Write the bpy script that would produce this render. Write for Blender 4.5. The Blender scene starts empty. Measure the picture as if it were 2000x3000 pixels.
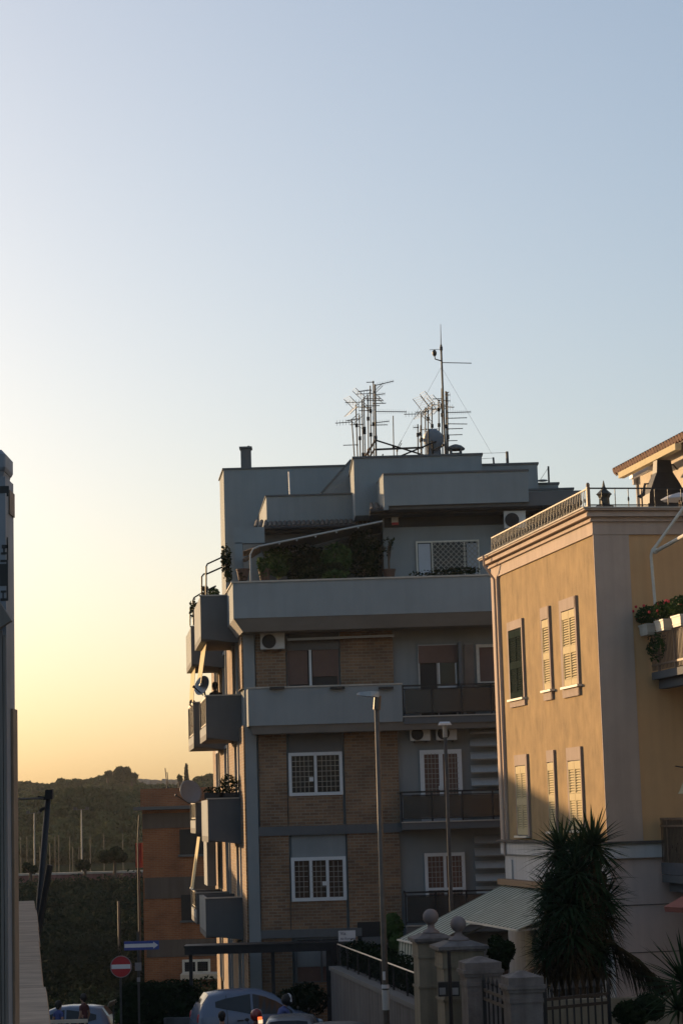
import bpy, math, random
from mathutils import Vector, Matrix
R = math.radians
random.seed(11)
sc = bpy.context.scene
COL = sc.collection
# ------------------------------------------------------------------ camera
F = 6200.0
PITCH = math.atan(885 / F)
ROLL = 0.029
def ray(u, v):
    x = (u - 1000) / F; y = (1500 - v) / F
    sx = x * math.cos(ROLL) + y * math.sin(ROLL); sy = -x * math.sin(ROLL) + y * math.cos(ROLL)
    return Vector((sx, math.cos(PITCH) - sy * math.sin(PITCH), math.sin(PITCH) + sy * math.cos(PITCH)))
def at(u, v, Y):
    d = ray(u, v); return d * (Y / d.y)
cam = bpy.data.cameras.new("camera"); cam.sensor_fit = 'VERTICAL'; cam.sensor_height = 36; cam.sensor_width = 24
cam.lens = 36 * F / 3000; cam.clip_start = 0.1; cam.clip_end = 5000
camo = bpy.data.objects.new("camera", cam); COL.objects.link(camo); sc.camera = camo
_r0 = Vector((1, 0, 0)); _u0 = Vector((0, -math.sin(PITCH), math.cos(PITCH))); _f = Vector((0, math.cos(PITCH), math.sin(PITCH)))
_r = _r0 * math.cos(ROLL) - _u0 * math.sin(ROLL); _u = _r0 * math.sin(ROLL) + _u0 * math.cos(ROLL)
camo.matrix_world = Matrix(((_r.x, _u.x, -_f.x, 0), (_r.y, _u.y, -_f.y, 0), (_r.z, _u.z, -_f.z, 0), (0, 0, 0, 1)))
# ------------------------------------------------------------------ light
SUN_AZ = 45.0; SUN_EL = 7.0         # azimuth to the left of +Y
sd = Vector((-math.sin(R(SUN_AZ)) * math.cos(R(SUN_EL)), math.cos(R(SUN_AZ)) * math.cos(R(SUN_EL)), math.sin(R(SUN_EL))))
sl = bpy.data.lights.new("sun", 'SUN'); sl.energy = 3.1; sl.angle = R(0.5); sl.color = (1.0, 0.66, 0.34)
so = bpy.data.objects.new("sun", sl); COL.objects.link(so); so.rotation_euler = sd.to_track_quat('Z', 'Y').to_euler(); so.location = sd * 300
w = bpy.data.worlds.new("World"); sc.world = w; w.use_nodes = True
nt = w.node_tree; nt.nodes.clear()
sky = nt.nodes.new('ShaderNodeTexSky'); sky.sky_type = 'NISHITA'; sky.sun_disc = False
sky.sun_elevation = R(SUN_EL); sky.sun_rotation = R(-SUN_AZ); sky.air_density = 1.0; sky.dust_density = 2.7; sky.ozone_density = 2.0
bg = nt.nodes.new('ShaderNodeBackground'); bg.inputs[1].default_value = 0.12
ow = nt.nodes.new('ShaderNodeOutputWorld')
wb = nt.nodes.new('ShaderNodeMix'); wb.data_type = 'RGBA'; wb.blend_type = 'MULTIPLY'; wb.inputs[0].default_value = 1; wb.inputs[7].default_value = (1.24, 1.18, 1.19, 1)   # white balance
gm = nt.nodes.new('ShaderNodeGamma'); gm.inputs[1].default_value = 0.78
nt.links.new(sky.outputs[0], gm.inputs[0]); nt.links.new(gm.outputs[0], wb.inputs[6]); nt.links.new(wb.outputs[2], bg.inputs[0]); nt.links.new(bg.outputs[0], ow.inputs[0])
sc.view_settings.view_transform = 'Standard'; sc.view_settings.look = 'None'; sc.view_settings.gamma = 1
sc.view_settings.exposure = 1.18
sc.cycles.max_bounces = 6; sc.cycles.use_denoising = True
# ------------------------------------------------------------------ materials
def mat(name, col, rough=0.8, var=0.12, scale=3.0, metal=0.0, bump=0.0, streak=0.0, col2=None, detail=6, stretch=(1, 1, 1), spec=None):
    m = bpy.data.materials.new(name); m.use_nodes = True
    n = m.node_tree; b = n.nodes['Principled BSDF']
    b.inputs['Roughness'].default_value = rough; b.inputs['Metallic'].default_value = metal
    if spec is not None: b.inputs['Specular IOR Level'].default_value = spec
    tc = n.nodes.new('ShaderNodeTexCoord'); mp = n.nodes.new('ShaderNodeMapping'); mp.inputs['Scale'].default_value = stretch
    n.links.new(tc.outputs['Object'], mp.inputs[0])
    nz = n.nodes.new('ShaderNodeTexNoise'); nz.inputs['Scale'].default_value = scale; nz.inputs['Detail'].default_value = detail; nz.inputs['Roughness'].default_value = 0.62
    n.links.new(mp.outputs[0], nz.inputs['Vector'])
    rp = n.nodes.new('ShaderNodeValToRGB'); rp.color_ramp.elements[0].position = 0.3; rp.color_ramp.elements[1].position = 0.7
    c2 = col2 or tuple(c * (1 + var) for c in col); c1 = col if col2 else tuple(c * (1 - var) for c in col)
    rp.color_ramp.elements[0].color = (*c1, 1); rp.color_ramp.elements[1].color = (*c2, 1)
    n.links.new(nz.outputs['Fac'], rp.inputs[0]); out = rp.outputs[0]
    if streak:
        m2 = n.nodes.new('ShaderNodeMapping'); m2.inputs['Scale'].default_value = (3.0, 3.0, 0.18); n.links.new(tc.outputs['Object'], m2.inputs[0])
        z2 = n.nodes.new('ShaderNodeTexNoise'); z2.inputs['Scale'].default_value = 1.6; z2.inputs['Detail'].default_value = 5; n.links.new(m2.outputs[0], z2.inputs['Vector'])
        r2 = n.nodes.new('ShaderNodeValToRGB'); r2.color_ramp.elements[0].position = 0.35; r2.color_ramp.elements[1].position = 0.62
        r2.color_ramp.elements[0].color = (1 - streak, 1 - streak, 1 - streak * 1.05, 1); r2.color_ramp.elements[1].color = (1, 1, 1, 1)
        n.links.new(z2.outputs['Fac'], r2.inputs[0])
        mx = n.nodes.new('ShaderNodeMix'); mx.data_type = 'RGBA'; mx.blend_type = 'MULTIPLY'; mx.inputs[0].default_value = 1
        n.links.new(out, mx.inputs[6]); n.links.new(r2.outputs[0], mx.inputs[7]); out = mx.outputs[2]
    n.links.new(out, b.inputs['Base Color'])
    if bump:
        bp = n.nodes.new('ShaderNodeBump'); bp.inputs['Strength'].default_value = bump; bp.inputs['Distance'].default_value = 0.02
        z3 = n.nodes.new('ShaderNodeTexNoise'); z3.inputs['Scale'].default_value = scale * 9; z3.inputs['Detail'].default_value = 4
        n.links.new(tc.outputs['Object'], z3.inputs['Vector']); n.links.new(z3.outputs['Fac'], bp.inputs['Height']); n.links.new(bp.outputs[0], b.inputs['Normal'])
    return m
def brick_mat(name, c1, c2, mortar, row=0.075, wid=0.26):
    m = bpy.data.materials.new(name); m.use_nodes = True; n = m.node_tree; b = n.nodes['Principled BSDF']; b.inputs['Roughness'].default_value = 0.88
    tc = n.nodes.new('ShaderNodeTexCoord'); sp = n.nodes.new('ShaderNodeSeparateXYZ'); n.links.new(tc.outputs['Object'], sp.inputs[0])
    ad = n.nodes.new('ShaderNodeMath'); ad.operation = 'ADD'; n.links.new(sp.outputs[0], ad.inputs[0]); n.links.new(sp.outputs[1], ad.inputs[1])
    cb = n.nodes.new('ShaderNodeCombineXYZ'); n.links.new(ad.outputs[0], cb.inputs[0]); n.links.new(sp.outputs[2], cb.inputs[1])
    bt = n.nodes.new('ShaderNodeTexBrick'); bt.inputs['Scale'].default_value = 1; bt.inputs['Brick Width'].default_value = wid; bt.inputs['Row Height'].default_value = row
    bt.inputs['Mortar Size'].default_value = 0.011; bt.inputs['Mortar Smooth'].default_value = 0.3
    bt.inputs['Color1'].default_value = (*c1, 1); bt.inputs['Color2'].default_value = (*c2, 1); bt.inputs['Mortar'].default_value = (*mortar, 1)
    n.links.new(cb.outputs[0], bt.inputs[0])
    nz = n.nodes.new('ShaderNodeTexNoise'); nz.inputs['Scale'].default_value = 1.1; nz.inputs['Detail'].default_value = 6; n.links.new(tc.outputs['Object'], nz.inputs['Vector'])
    rp = n.nodes.new('ShaderNodeValToRGB'); rp.color_ramp.elements[0].position = 0.3; rp.color_ramp.elements[1].position = 0.7
    rp.color_ramp.elements[0].color = (0.68, 0.68, 0.68, 1); rp.color_ramp.elements[1].color = (1.12, 1.12, 1.12, 1); n.links.new(nz.outputs['Fac'], rp.inputs[0])
    mx = n.nodes.new('ShaderNodeMix'); mx.data_type = 'RGBA'; mx.blend_type = 'MULTIPLY'; mx.inputs[0].default_value = 1
    n.links.new(bt.outputs['Color'], mx.inputs[6]); n.links.new(rp.outputs[0], mx.inputs[7]); n.links.new(mx.outputs[2], b.inputs['Base Color'])
    bp = n.nodes.new('ShaderNodeBump'); bp.inputs['Strength'].default_value = 0.5; bp.inputs['Distance'].default_value = 0.01; bp.invert = True
    n.links.new(bt.outputs['Fac'], bp.inputs['Height']); n.links.new(bp.outputs[0], b.inputs['Normal'])
    return m
def stripe_mat(name, a, b_, width, frac=0.5, axis=0):
    m = bpy.data.materials.new(name); m.use_nodes = True; n = m.node_tree; b = n.nodes['Principled BSDF']; b.inputs['Roughness'].default_value = 0.9
    uv = n.nodes.new('ShaderNodeUVMap'); sp = n.nodes.new('ShaderNodeSeparateXYZ'); n.links.new(uv.outputs[0], sp.inputs[0])
    dv = n.nodes.new('ShaderNodeMath'); dv.operation = 'DIVIDE'; dv.inputs[1].default_value = width; n.links.new(sp.outputs[axis], dv.inputs[0])
    fr = n.nodes.new('ShaderNodeMath'); fr.operation = 'FRACT'; n.links.new(dv.outputs[0], fr.inputs[0])
    gt = n.nodes.new('ShaderNodeMath'); gt.operation = 'GREATER_THAN'; gt.inputs[1].default_value = frac; n.links.new(fr.outputs[0], gt.inputs[0])
    mx = n.nodes.new('ShaderNodeMix'); mx.data_type = 'RGBA'; mx.inputs[6].default_value = (*a, 1); mx.inputs[7].default_value = (*b_, 1)
    n.links.new(gt.outputs[0], mx.inputs[0])
    tc = n.nodes.new('ShaderNodeTexCoord'); nz = n.nodes.new('ShaderNodeTexNoise'); nz.inputs['Scale'].default_value = 2.5; nz.inputs['Detail'].default_value = 5; n.links.new(tc.outputs['Object'], nz.inputs['Vector'])
    rp = n.nodes.new('ShaderNodeValToRGB'); rp.color_ramp.elements[0].color = (0.75, 0.75, 0.75, 1); rp.color_ramp.elements[1].color = (1.1, 1.1, 1.1, 1); n.links.new(nz.outputs['Fac'], rp.inputs[0])
    m2 = n.nodes.new('ShaderNodeMix'); m2.data_type = 'RGBA'; m2.blend_type = 'MULTIPLY'; m2.inputs[0].default_value = 1
    n.links.new(mx.outputs[2], m2.inputs[6]); n.links.new(rp.outputs[0], m2.inputs[7]); n.links.new(m2.outputs[2], b.inputs['Base Color'])
    return m
def glass_mat(name, col, rough=0.08):
    m = mat(name, col, rough, 0.1, 2); m.node_tree.nodes['Principled BSDF'].inputs['Specular IOR Level'].default_value = 0.3; return m
def emit_mat(name, col, s):
    m = mat(name, col, 0.4); b = m.node_tree.nodes['Principled BSDF']; b.inputs['Emission Color'].default_value = (*col, 1); b.inputs['Emission Strength'].default_value = s; return m
def leaf_mat(name, a, b_, scale=1.5):
    m = mat(name, a, 0.9, col2=b_, scale=scale, detail=8, spec=0.03)
    n = m.node_tree; b = n.nodes['Principled BSDF']
    tr = n.nodes.new('ShaderNodeBsdfTranslucent'); mx = n.nodes.new('ShaderNodeMixShader'); mx.inputs[0].default_value = 0.14
    src = b.inputs['Base Color'].links[0].from_socket; n.links.new(src, tr.inputs[0])
    o = n.nodes['Material Output']; n.links.new(b.outputs[0], mx.inputs[1]); n.links.new(tr.outputs[0], mx.inputs[2]); n.links.new(mx.outputs[0], o.inputs[0])
    return m
M = {}
M['grey'] = mat('grey_plaster', (0.235, 0.258, 0.268), 0.9, 0.11, 0.45, bump=0.15, streak=0.06)
M['greydark'] = mat('dark_grey_plaster', (0.115, 0.12, 0.125), 0.9, 0.1, 0.8, bump=0.1, streak=0.05)
M['greylight'] = mat('pale_plaster', (0.36, 0.37, 0.37), 0.9, 0.07, 0.8, bump=0.1, streak=0.1)
M['soffit'] = mat('soffit_plaster', (0.24, 0.23, 0.22), 0.9, 0.1, 1.0)
M['cope'] = mat('coping', (0.42, 0.38, 0.33), 0.8, 0.15, 4)
M['brick'] = brick_mat('tan_brick', (0.27, 0.16, 0.088), (0.165, 0.098, 0.058), (0.26, 0.22, 0.17), row=.09)
M['orange'] = brick_mat('orange_brick', (0.33, 0.125, 0.05), (0.25, 0.09, 0.036), (0.28, 0.165, 0.10))
M['white'] = mat('white_paint', (0.60, 0.62, 0.64), 0.5, 0.05, 5)
M['offwhite'] = mat('aged_white_paint', (0.60, 0.57, 0.50), 0.6, 0.1, 6)
M['shut_brown'] = mat('brown_shutter', (0.13, 0.075, 0.06), 0.6, 0.1, 3)
M['lamppost'] = mat('brown_lamp_post_paint', (0.085, 0.07, 0.055), 0.55, 0.2, 8)
M['grille'] = mat('grille_paint', (0.30, 0.28, 0.25), 0.6, 0.1, 6)
M['bars'] = mat('brown_bars', (0.13, 0.085, 0.055), 0.6, 0.2, 8)
M['band'] = mat('brown_grey_band', (0.12, 0.095, 0.08), 0.9, 0.12, 1.0, streak=.2)
M['winframe'] = mat('mauve_grey_window_surround', (0.35, 0.27, 0.225), 0.92, 0.08, 1.5, bump=0.1, streak=0.1)
M['curtain'] = mat('brown_curtain', (0.075, 0.045, 0.028), 0.8, 0.4, 2.5, stretch=(5, 5, 1))
M['redpanel'] = mat('faded_red_panel', (0.20, 0.03, 0.025), 0.9, 0.3, 1.0)
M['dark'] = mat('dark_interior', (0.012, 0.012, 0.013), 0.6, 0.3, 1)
M['iron'] = mat('dark_iron', (0.018, 0.018, 0.02), 0.55, 0.25, 8, metal=0.3)
M['steel'] = mat('grey_steel', (0.30, 0.30, 0.30), 0.45, 0.15, 8, metal=0.7)
M['galv'] = mat('galvanised_steel', (0.05, 0.05, 0.05), 0.7, 0.2, 8, metal=0.1)
M['rust'] = mat('rusty_steel', (0.16, 0.09, 0.05), 0.8, 0.3, 8)
M['rail_brown'] = mat('brown_iron', (0.20, 0.13, 0.085), 0.6, 0.2, 8)
M['glass'] = glass_mat('window_glass', (0.02, 0.022, 0.026))
M['smoked'] = mat('smoked_panel', (0.10, 0.11, 0.125), 0.25, 0.15, 3)
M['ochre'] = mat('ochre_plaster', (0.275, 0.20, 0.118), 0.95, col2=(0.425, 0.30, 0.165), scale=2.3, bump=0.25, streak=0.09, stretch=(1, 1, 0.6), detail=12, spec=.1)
M['yellow'] = mat('yellow_paint_shade_lift', (0.60, 0.365, 0.18), 0.9, 0.06, 1.0, bump=0.1, streak=0.08)  # smooth yellow paint, made brighter than the sunlit side to offset the front's shade
M['pink'] = mat('pinkish_plaster', (0.46, 0.36, 0.295), 0.92, 0.07, 1.2, bump=0.12, streak=0.1)
M['pinkfl'] = mat('base_plaster', (0.54, 0.41, 0.36), 0.92, 0.08, 1.0, bump=0.12, streak=0.12)
M['whitepl'] = mat('white_plaster', (0.56, 0.55, 0.55), 0.92, 0.06, 1.0, bump=0.1, streak=0.12)
M['cream'] = mat('cream_shutter', (0.56, 0.47, 0.29), 0.9, 0.05, 4, spec=.1)
M['green_sh'] = mat('green_shutter', (0.007, 0.018, 0.017), 0.95, 0.15, 4, spec=.03)
M['stain'] = mat('stained_ledge', (0.10, 0.085, 0.075), 0.95, 0.4, 3)
M['tile'] = mat('terracotta_tile', (0.12, 0.055, 0.035), 0.9, 0.35, 5)
M['tiledark'] = mat('weathered_tile', (0.10, 0.085, 0.075), 0.9, 0.3, 5)
M['stone'] = mat('travertine', (0.36, 0.24, 0.16), 0.8, 0.38, 1.6, bump=0.4, stretch=(1, 3, 2), detail=10)
M['concrete'] = mat('stained_concrete', (0.095, 0.096, 0.104), 0.95, 0.2, 1.5, bump=0.25, streak=0.45)
M['gatestone'] = mat('grey_stone', (0.15, 0.14, 0.14), 0.9, 0.25, 3, bump=0.35, streak=0.4)
M['creampl'] = mat('cream_plaster', (0.20, 0.18, 0.135), 0.9, 0.14, 2, bump=0.2, streak=0.35)
M['ballstone'] = mat('pale_pink_stone', (0.21, 0.175, 0.17), 0.85, 0.08, 6)
M['post'] = mat('blue_grey_paint', (0.20, 0.215, 0.25), 0.55, 0.15, 4, streak=0.25)
M['plank'] = mat('weathered_board', (0.14, 0.125, 0.115), 0.9, 0.25, 3, stretch=(6, 6, 0.4))
M['black'] = mat('black_paint', (0.015, 0.014, 0.014), 0.6, 0.3, 10)
M['acwhite'] = mat('ac_casing', (0.50, 0.50, 0.48), 0.5, 0.05, 3)
M['asphalt'] = mat('asphalt', (0.05, 0.05, 0.052), 0.9, 0.25, 4, bump=0.3)
M['soil'] = mat('soil', (0.022, 0.027, 0.016), 1.0, 0.35, 0.6, spec=0.0)
M['paving'] = mat('paving', (0.20, 0.19, 0.18), 0.9, 0.2, 3)
M['leaf'] = leaf_mat('shrub_leaves', (0.022, 0.045, 0.016), (0.06, 0.10, 0.03), 3)
M['leafdark'] = leaf_mat('hedge_leaves', (0.006, 0.012, 0.006), (0.017, 0.03, 0.012), 2)
M['yucca'] = leaf_mat('yucca_leaves', (0.010, 0.026, 0.013), (0.035, 0.06, 0.03), 2)
M['yuccadry'] = leaf_mat('dry_yucca_leaves', (0.022, 0.018, 0.010), (0.055, 0.042, 0.024), 3)
M['wood'] = leaf_mat('pine_foliage', (0.016, 0.028, 0.011), (0.085, 0.095, 0.04), 0.22)
M['scrub'] = leaf_mat('scrub_leaves', (0.010, 0.019, 0.012), (0.026, 0.038, 0.022), 0.2)
M['trunk'] = mat('bark', (0.07, 0.05, 0.035), 0.95, 0.3, 8, bump=0.4)
M['blue_body'] = mat('pale_blue_car_paint', (0.13, 0.165, 0.24), 0.25, 0.03, 2)
M['white_body'] = mat('white_car_paint', (0.15, 0.165, 0.185), 0.25, 0.03, 2)
M['tyre'] = mat('tyre_rubber', (0.02, 0.02, 0.02), 0.9)
M['red'] = mat('red_paint', (0.38, 0.025, 0.03), 0.5, 0.08, 4)
M['signwhite'] = mat('sign_white', (0.62, 0.62, 0.64), 0.5, 0.05, 4)
M['signblue'] = mat('sign_blue', (0.03, 0.06, 0.28), 0.5, 0.05, 4)
M['signgrey'] = mat('sign_back', (0.25, 0.25, 0.26), 0.5, 0.1, 4, metal=0.5)
M['textblue'] = mat('sign_lettering', (0.04, 0.05, 0.10), 0.6)
M['tail'] = emit_mat('lit_tail_lamp', (1.0, 0.12, 0.03), 1.0)
M['lampwhite'] = emit_mat('lit_plate_lamp', (1.0, 0.72, 0.45), 0.45)
M['skin'] = mat('skin', (0.32, 0.18, 0.12), 0.6, 0.05, 8)
M['hair'] = mat('dark_hair', (0.012, 0.010, 0.009), 0.7, 0.2, 20)
M['cl_dark'] = mat('dark_cloth', (0.025, 0.024, 0.028), 0.9, 0.15, 8)
M['cl_blue'] = mat('blue_cloth', (0.06, 0.08, 0.22), 0.9, 0.15, 8)
M['cl_red'] = mat('maroon_cloth', (0.10, 0.035, 0.035), 0.9, 0.15, 8)
M['cl_jean'] = mat('jeans_cloth', (0.04, 0.05, 0.08), 0.9, 0.15, 8)
M['helmetred'] = mat('red_helmet_shell', (0.20, 0.03, 0.03), 0.3)
M['geranium'] = mat('red_flower', (0.55, 0.03, 0.04), 0.7, 0.2, 10)
M['terracotta'] = mat('terracotta_pot', (0.09, 0.05, 0.035), 0.85, 0.15, 5)
M['dish'] = mat('grey_dish', (0.19, 0.23, 0.285), 0.5, 0.06, 5)
M['awn'] = stripe_mat('striped_canvas', (0.36, 0.39, 0.34), (0.05, 0.085, 0.065), 0.32, 0.66)
M['awngrey'] = mat('grey_canvas', (0.16, 0.16, 0.16), 0.9, 0.1, 3)
M['parasolred'] = mat('red_brown_canvas', (0.20, 0.07, 0.06), 0.9, 0.1, 3)
M['parasolgrey'] = mat('pale_grey_canvas', (0.42, 0.45, 0.50), 0.9, 0.05, 3)
M['woodbeam'] = mat('varnished_wood', (0.20, 0.12, 0.07), 0.6, 0.2, 5, stretch=(1, 8, 8))
M['penthouse'] = mat('warm_white_plaster', (0.58, 0.50, 0.40), 0.9, 0.07, 1.5, bump=0.1, streak=0.1)
M['bronze'] = mat('dark_bronze', (0.05, 0.05, 0.042), 0.5, 0.2, 8, metal=0.4)
# ------------------------------------------------------------------ mesh helper
ROOT = {}
class MB:
    def __init__(s, m=None): s.v = []; s.f = []; s.m = m; s.uv = {}; s.fm = {}; s.cur = 0
    def add(s, pts, faces, uv=None):
        o = len(s.v)
        for p in pts:
            p = Vector(p); s.v.append(s.m @ p if s.m else p)
        for i, f in enumerate(faces):
            if uv: s.uv[len(s.f)] = [uv[k] for k in f]
            if s.cur: s.fm[len(s.f)] = s.cur
            s.f.append([k + o for k in f])
        return s
    def box(s, x0, x1, y0, y1, z0, z1):
        x0, x1 = sorted((x0, x1)); y0, y1 = sorted((y0, y1)); z0, z1 = sorted((z0, z1))
        return s.add([(x0, y0, z0), (x1, y0, z0), (x1, y1, z0), (x0, y1, z0), (x0, y0, z1), (x1, y0, z1), (x1, y1, z1), (x0, y1, z1)],
                     [(0, 3, 2, 1), (4, 5, 6, 7), (0, 1, 5, 4), (1, 2, 6, 5), (2, 3, 7, 6), (3, 0, 4, 7)])
    def pbox(s, u0, v0, u1, v1, Yf, Yb):         # box whose front face spans two picture points on the plane y = Yf
        a = at(u0, v0, Yf); b = at(u1, v1, Yf); return s.box(a.x, b.x, Yf, Yb, b.z, a.z)
    def prism(s, poly, z0, z1):                  # vertical prism over a plan polygon (ccw)
        n = len(poly)
        return s.add([(x, y, z0) for x, y in poly] + [(x, y, z1) for x, y in poly],
                     [tuple(range(n - 1, -1, -1)), tuple(range(n, 2 * n))] + [(i, (i + 1) % n, n + (i + 1) % n, n + i) for i in range(n)])
    def loft(s, rings, caps=True, closed=True):
        n = len(rings[0]); pts = [p for r in rings for p in r]; fs = []
        for i in range(len(rings) - 1):
            for j in range(n if closed else n - 1):
                k = (j + 1) % n; fs.append((i * n + j, i * n + k, (i + 1) * n + k, (i + 1) * n + j))
        if caps: fs += [tuple(range(n - 1, -1, -1)), tuple(range((len(rings) - 1) * n, len(rings) * n))]
        return s.add(pts, fs)
    def tube(s, pts, r, n=6):
        pts = [Vector(p) for p in pts]; rings = []; rr = r if isinstance(r, (list, tuple)) else [r] * len(pts)
        up = None
        for i, p in enumerate(pts):
            d = (pts[min(i + 1, len(pts) - 1)] - pts[max(i - 1, 0)]).normalized()
            if up is None: up = Vector((0, 0, 1)) if abs(d.z) < 0.9 else Vector((0, 1, 0))
            a = d.cross(up).normalized(); b = a.cross(d).normalized(); up = b
            rings.append([p + (a * math.cos(2 * math.pi * k / n) + b * math.sin(2 * math.pi * k / n)) * rr[i] for k in range(n)])
        return s.loft(rings)
    def bar(s, a, b, w, h=None):                 # rectangular bar
        a = Vector(a); b = Vector(b); h = h or w; d = (b - a).normalized()
        up = Vector((0, 0, 1)) if abs(d.z) < 0.95 else Vector((0, 1, 0))
        x = d.cross(up).normalized(); y = x.cross(d)
        q = lambda p: [p + x * w / 2 + y * h / 2, p - x * w / 2 + y * h / 2, p - x * w / 2 - y * h / 2, p + x * w / 2 - y * h / 2]
        return s.loft([q(a), q(b)])
    def lathe(s, c, prof, n=16, axis=None, caps=True):
        c = Vector(c); rings = []
        q = Vector(axis).to_track_quat('Z', 'Y') if axis else None
        for r, z in prof:
            ring = []
            for k in range(n):
                p = Vector((r * math.cos(2 * math.pi * k / n), r * math.sin(2 * math.pi * k / n), z))
                ring.append(c + (q @ p if q else p))
            rings.append(ring)
        return s.loft(rings, caps)
    def ball(s, c, r, n=16, sq=(1, 1, 1)):
        c = Vector(c); h = n // 2; rings = []
        for i in range(h + 1):
            t = math.pi * i / h; rad = max(math.sin(t), 0.002)
            rings.append([c + Vector((r * sq[0] * rad * math.cos(2 * math.pi * k / n), r * sq[1] * rad * math.sin(2 * math.pi * k / n), -r * sq[2] * math.cos(t))) for k in range(n)])
        return s.loft(rings)
    def quad(s, a, b, c, d, th=0.0, uvs=None):
        a, b, c, d = map(Vector, (a, b, c, d))
        if th:
            nrm = (b - a).cross(d - a).normalized() * th
            pts = [a, b, c, d, a - nrm, b - nrm, c - nrm, d - nrm]
            uu = (uvs + uvs) if uvs else None
            return s.add(pts, [(0, 1, 2, 3), (7, 6, 5, 4), (0, 4, 5, 1), (1, 5, 6, 2), (2, 6, 7, 3), (3, 7, 4, 0)], uu)
        return s.add([a, b, c, d], [(0, 1, 2, 3)], uvs)
    def leaves(s, c, rad, n, size, shell=0.45, flat=0.0, asp=2.0, ori=1.3):
        c = Vector(c)
        for _ in range(n):
            while True:
                p = Vector((random.uniform(-1, 1), random.uniform(-1, 1), random.uniform(-1, 1)))
                l = p.length
                if 0.05 < l <= 1: break
            p = p / l * (l ** shell)
            q = c + Vector((p.x * rad[0], p.y * rad[1], p.z * rad[2]))
            nr_ = p.normalized() * ori + Vector((random.gauss(0, .6), random.gauss(0, .6), random.gauss(0, .6)))
            d = nr_.cross(Vector((random.gauss(0, 1), random.gauss(0, 1), random.gauss(0, 1)))).normalized()
            e = nr_.cross(d).normalized()
            k = size * random.uniform(0.6, 1.35)
            s.add([q - d * k, q + e * k / asp, q + d * k, q - e * k / asp], [(0, 1, 2, 3)])
        return s
    def build(s, name, m, parent=None, smooth=False):
        me = bpy.data.meshes.new(name)
        root = parent
        while root is not None and root.parent is not None: root = root.parent
        base = Matrix.Identity(4); offs = None
        if root is not None and root.name in ROOT: inv = ROOT[root.name].inverted()
        elif root is None and s.v:
            mn = Vector((min(p.x for p in s.v), min(p.y for p in s.v), min(p.z for p in s.v))); mxx = Vector((max(p.x for p in s.v), max(p.y for p in s.v), 0))
            offs = Vector(((mn.x + mxx.x) / 2, (mn.y + mxx.y) / 2, mn.z)); inv = Matrix.Translation(-offs)
        else: inv = base
        me.from_pydata([inv @ p for p in s.v], [], s.f)
        ms = m if isinstance(m, (list, tuple)) else [m]
        for x in ms: me.materials.append(M[x] if isinstance(x, str) else x)
        for k, i in s.fm.items(): me.polygons[k].material_index = i
        if s.uv:
            ul = me.uv_layers.new(name="UVMap")
            for fi, c in s.uv.items():
                for li, t in zip(me.polygons[fi].loop_indices, c): ul.data[li].uv = t
        if smooth:
            for p in me.polygons: p.use_smooth = True
        me.update()
        o = bpy.data.objects.new(name, me); COL.objects.link(o)
        if parent is not None: o.parent = parent
        elif offs is not None:
            o.location = offs; ROOT[o.name] = Matrix.Translation(offs)
        return o
def tag(o, label, cat, group=None):
    o['label'] = label; o['category'] = cat
    if group: o['group'] = group
    return o
def kind(o, k): o['kind'] = k; return o
def thing(name, label, cat, loc, rz=0.0, group=None):
    o = bpy.data.objects.new(name, None); COL.objects.link(o); o.location = loc; o.rotation_euler = (0, 0, rz); o.empty_display_size = 0.3
    ROOT[o.name] = Matrix.Translation(Vector(loc)) @ Matrix.Rotation(rz, 4, 'Z')
    return tag(o, label, cat, group)
def dup(root, loc, rz, label=None, group=None):
    c = root.copy(); COL.objects.link(c); c.location = loc; c.rotation_euler = (0, 0, rz)
    if label: c['label'] = label
    if group: c['group'] = group
    ROOT[c.name] = Matrix.Translation(Vector(loc)) @ Matrix.Rotation(rz, 4, 'Z')
    for ch in [o for o in bpy.data.objects if o.parent == root]:
        k = ch.copy(); COL.objects.link(k); k.parent = c
        for g in [o for o in bpy.data.objects if o.parent == ch]:
            h = g.copy(); COL.objects.link(h); h.parent = k
    return c
# ================================================================== TERRAIN
def sst(a, b, x):
    t = min(max((x - a) / (b - a), 0), 1); return t * t * (3 - 2 * t)
GZ = -6.4
def gz(x, y):
    z = GZ
    if y < 45: z += (45 - max(y, 2)) * 0.105
    k = sst(-4, -7, x)
    z += k * (-1.7 * sst(63, 76, y) + 4.6 * sst(84, 126, y))
    if y > 126: z += (1 - k) * 2.9 * sst(126, 160, y)
    if x > 2.5: z += 1.6 * sst(2.5, 4.0, x) * (1 - sst(56, 62, y)) * sst(41, 45, y)
    z += 12 * sst(330, 520, y)
    return z
def lin(a, b, n): return [a + (b - a) * i / n for i in range(n + 1)]
xs = [-420, -300, -200, -120] + lin(-80, -24, 8) + lin(-20, 20, 40) + [24, 32, 45, 70, 120, 200, 300, 420]
ys = [-120, -60, -30, -10, 0] + lin(3, 130, 90) + [140, 160, 200, 260, 330, 370, 420, 470, 520]
mb = MB()
nx = len(xs)
mb.add([(x, y, gz(x, y)) for y in ys for x in xs], [(j * nx + i, j * nx + i + 1, (j + 1) * nx + i + 1, (j + 1) * nx + i) for j in range(len(ys) - 1) for i in range(nx - 1)])
g = kind(mb.build('ground', 'soil', smooth=True), 'structure')
mb = MB(); n = 40
for i in range(n):                                        # the street comes down from the camera and turns in front of the block
    y0 = 3 + i * 55.0 / n; y1 = 3 + (i + 1) * 55.0 / n
    mb.add([(-3.3, y0, gz(-1, y0) + .02), (-.6, y0, gz(-1, y0) + .02), (-.6, y1, gz(-1, y1) + .02), (-3.3, y1, gz(-1, y1) + .02)], [(0, 1, 2, 3)])
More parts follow.
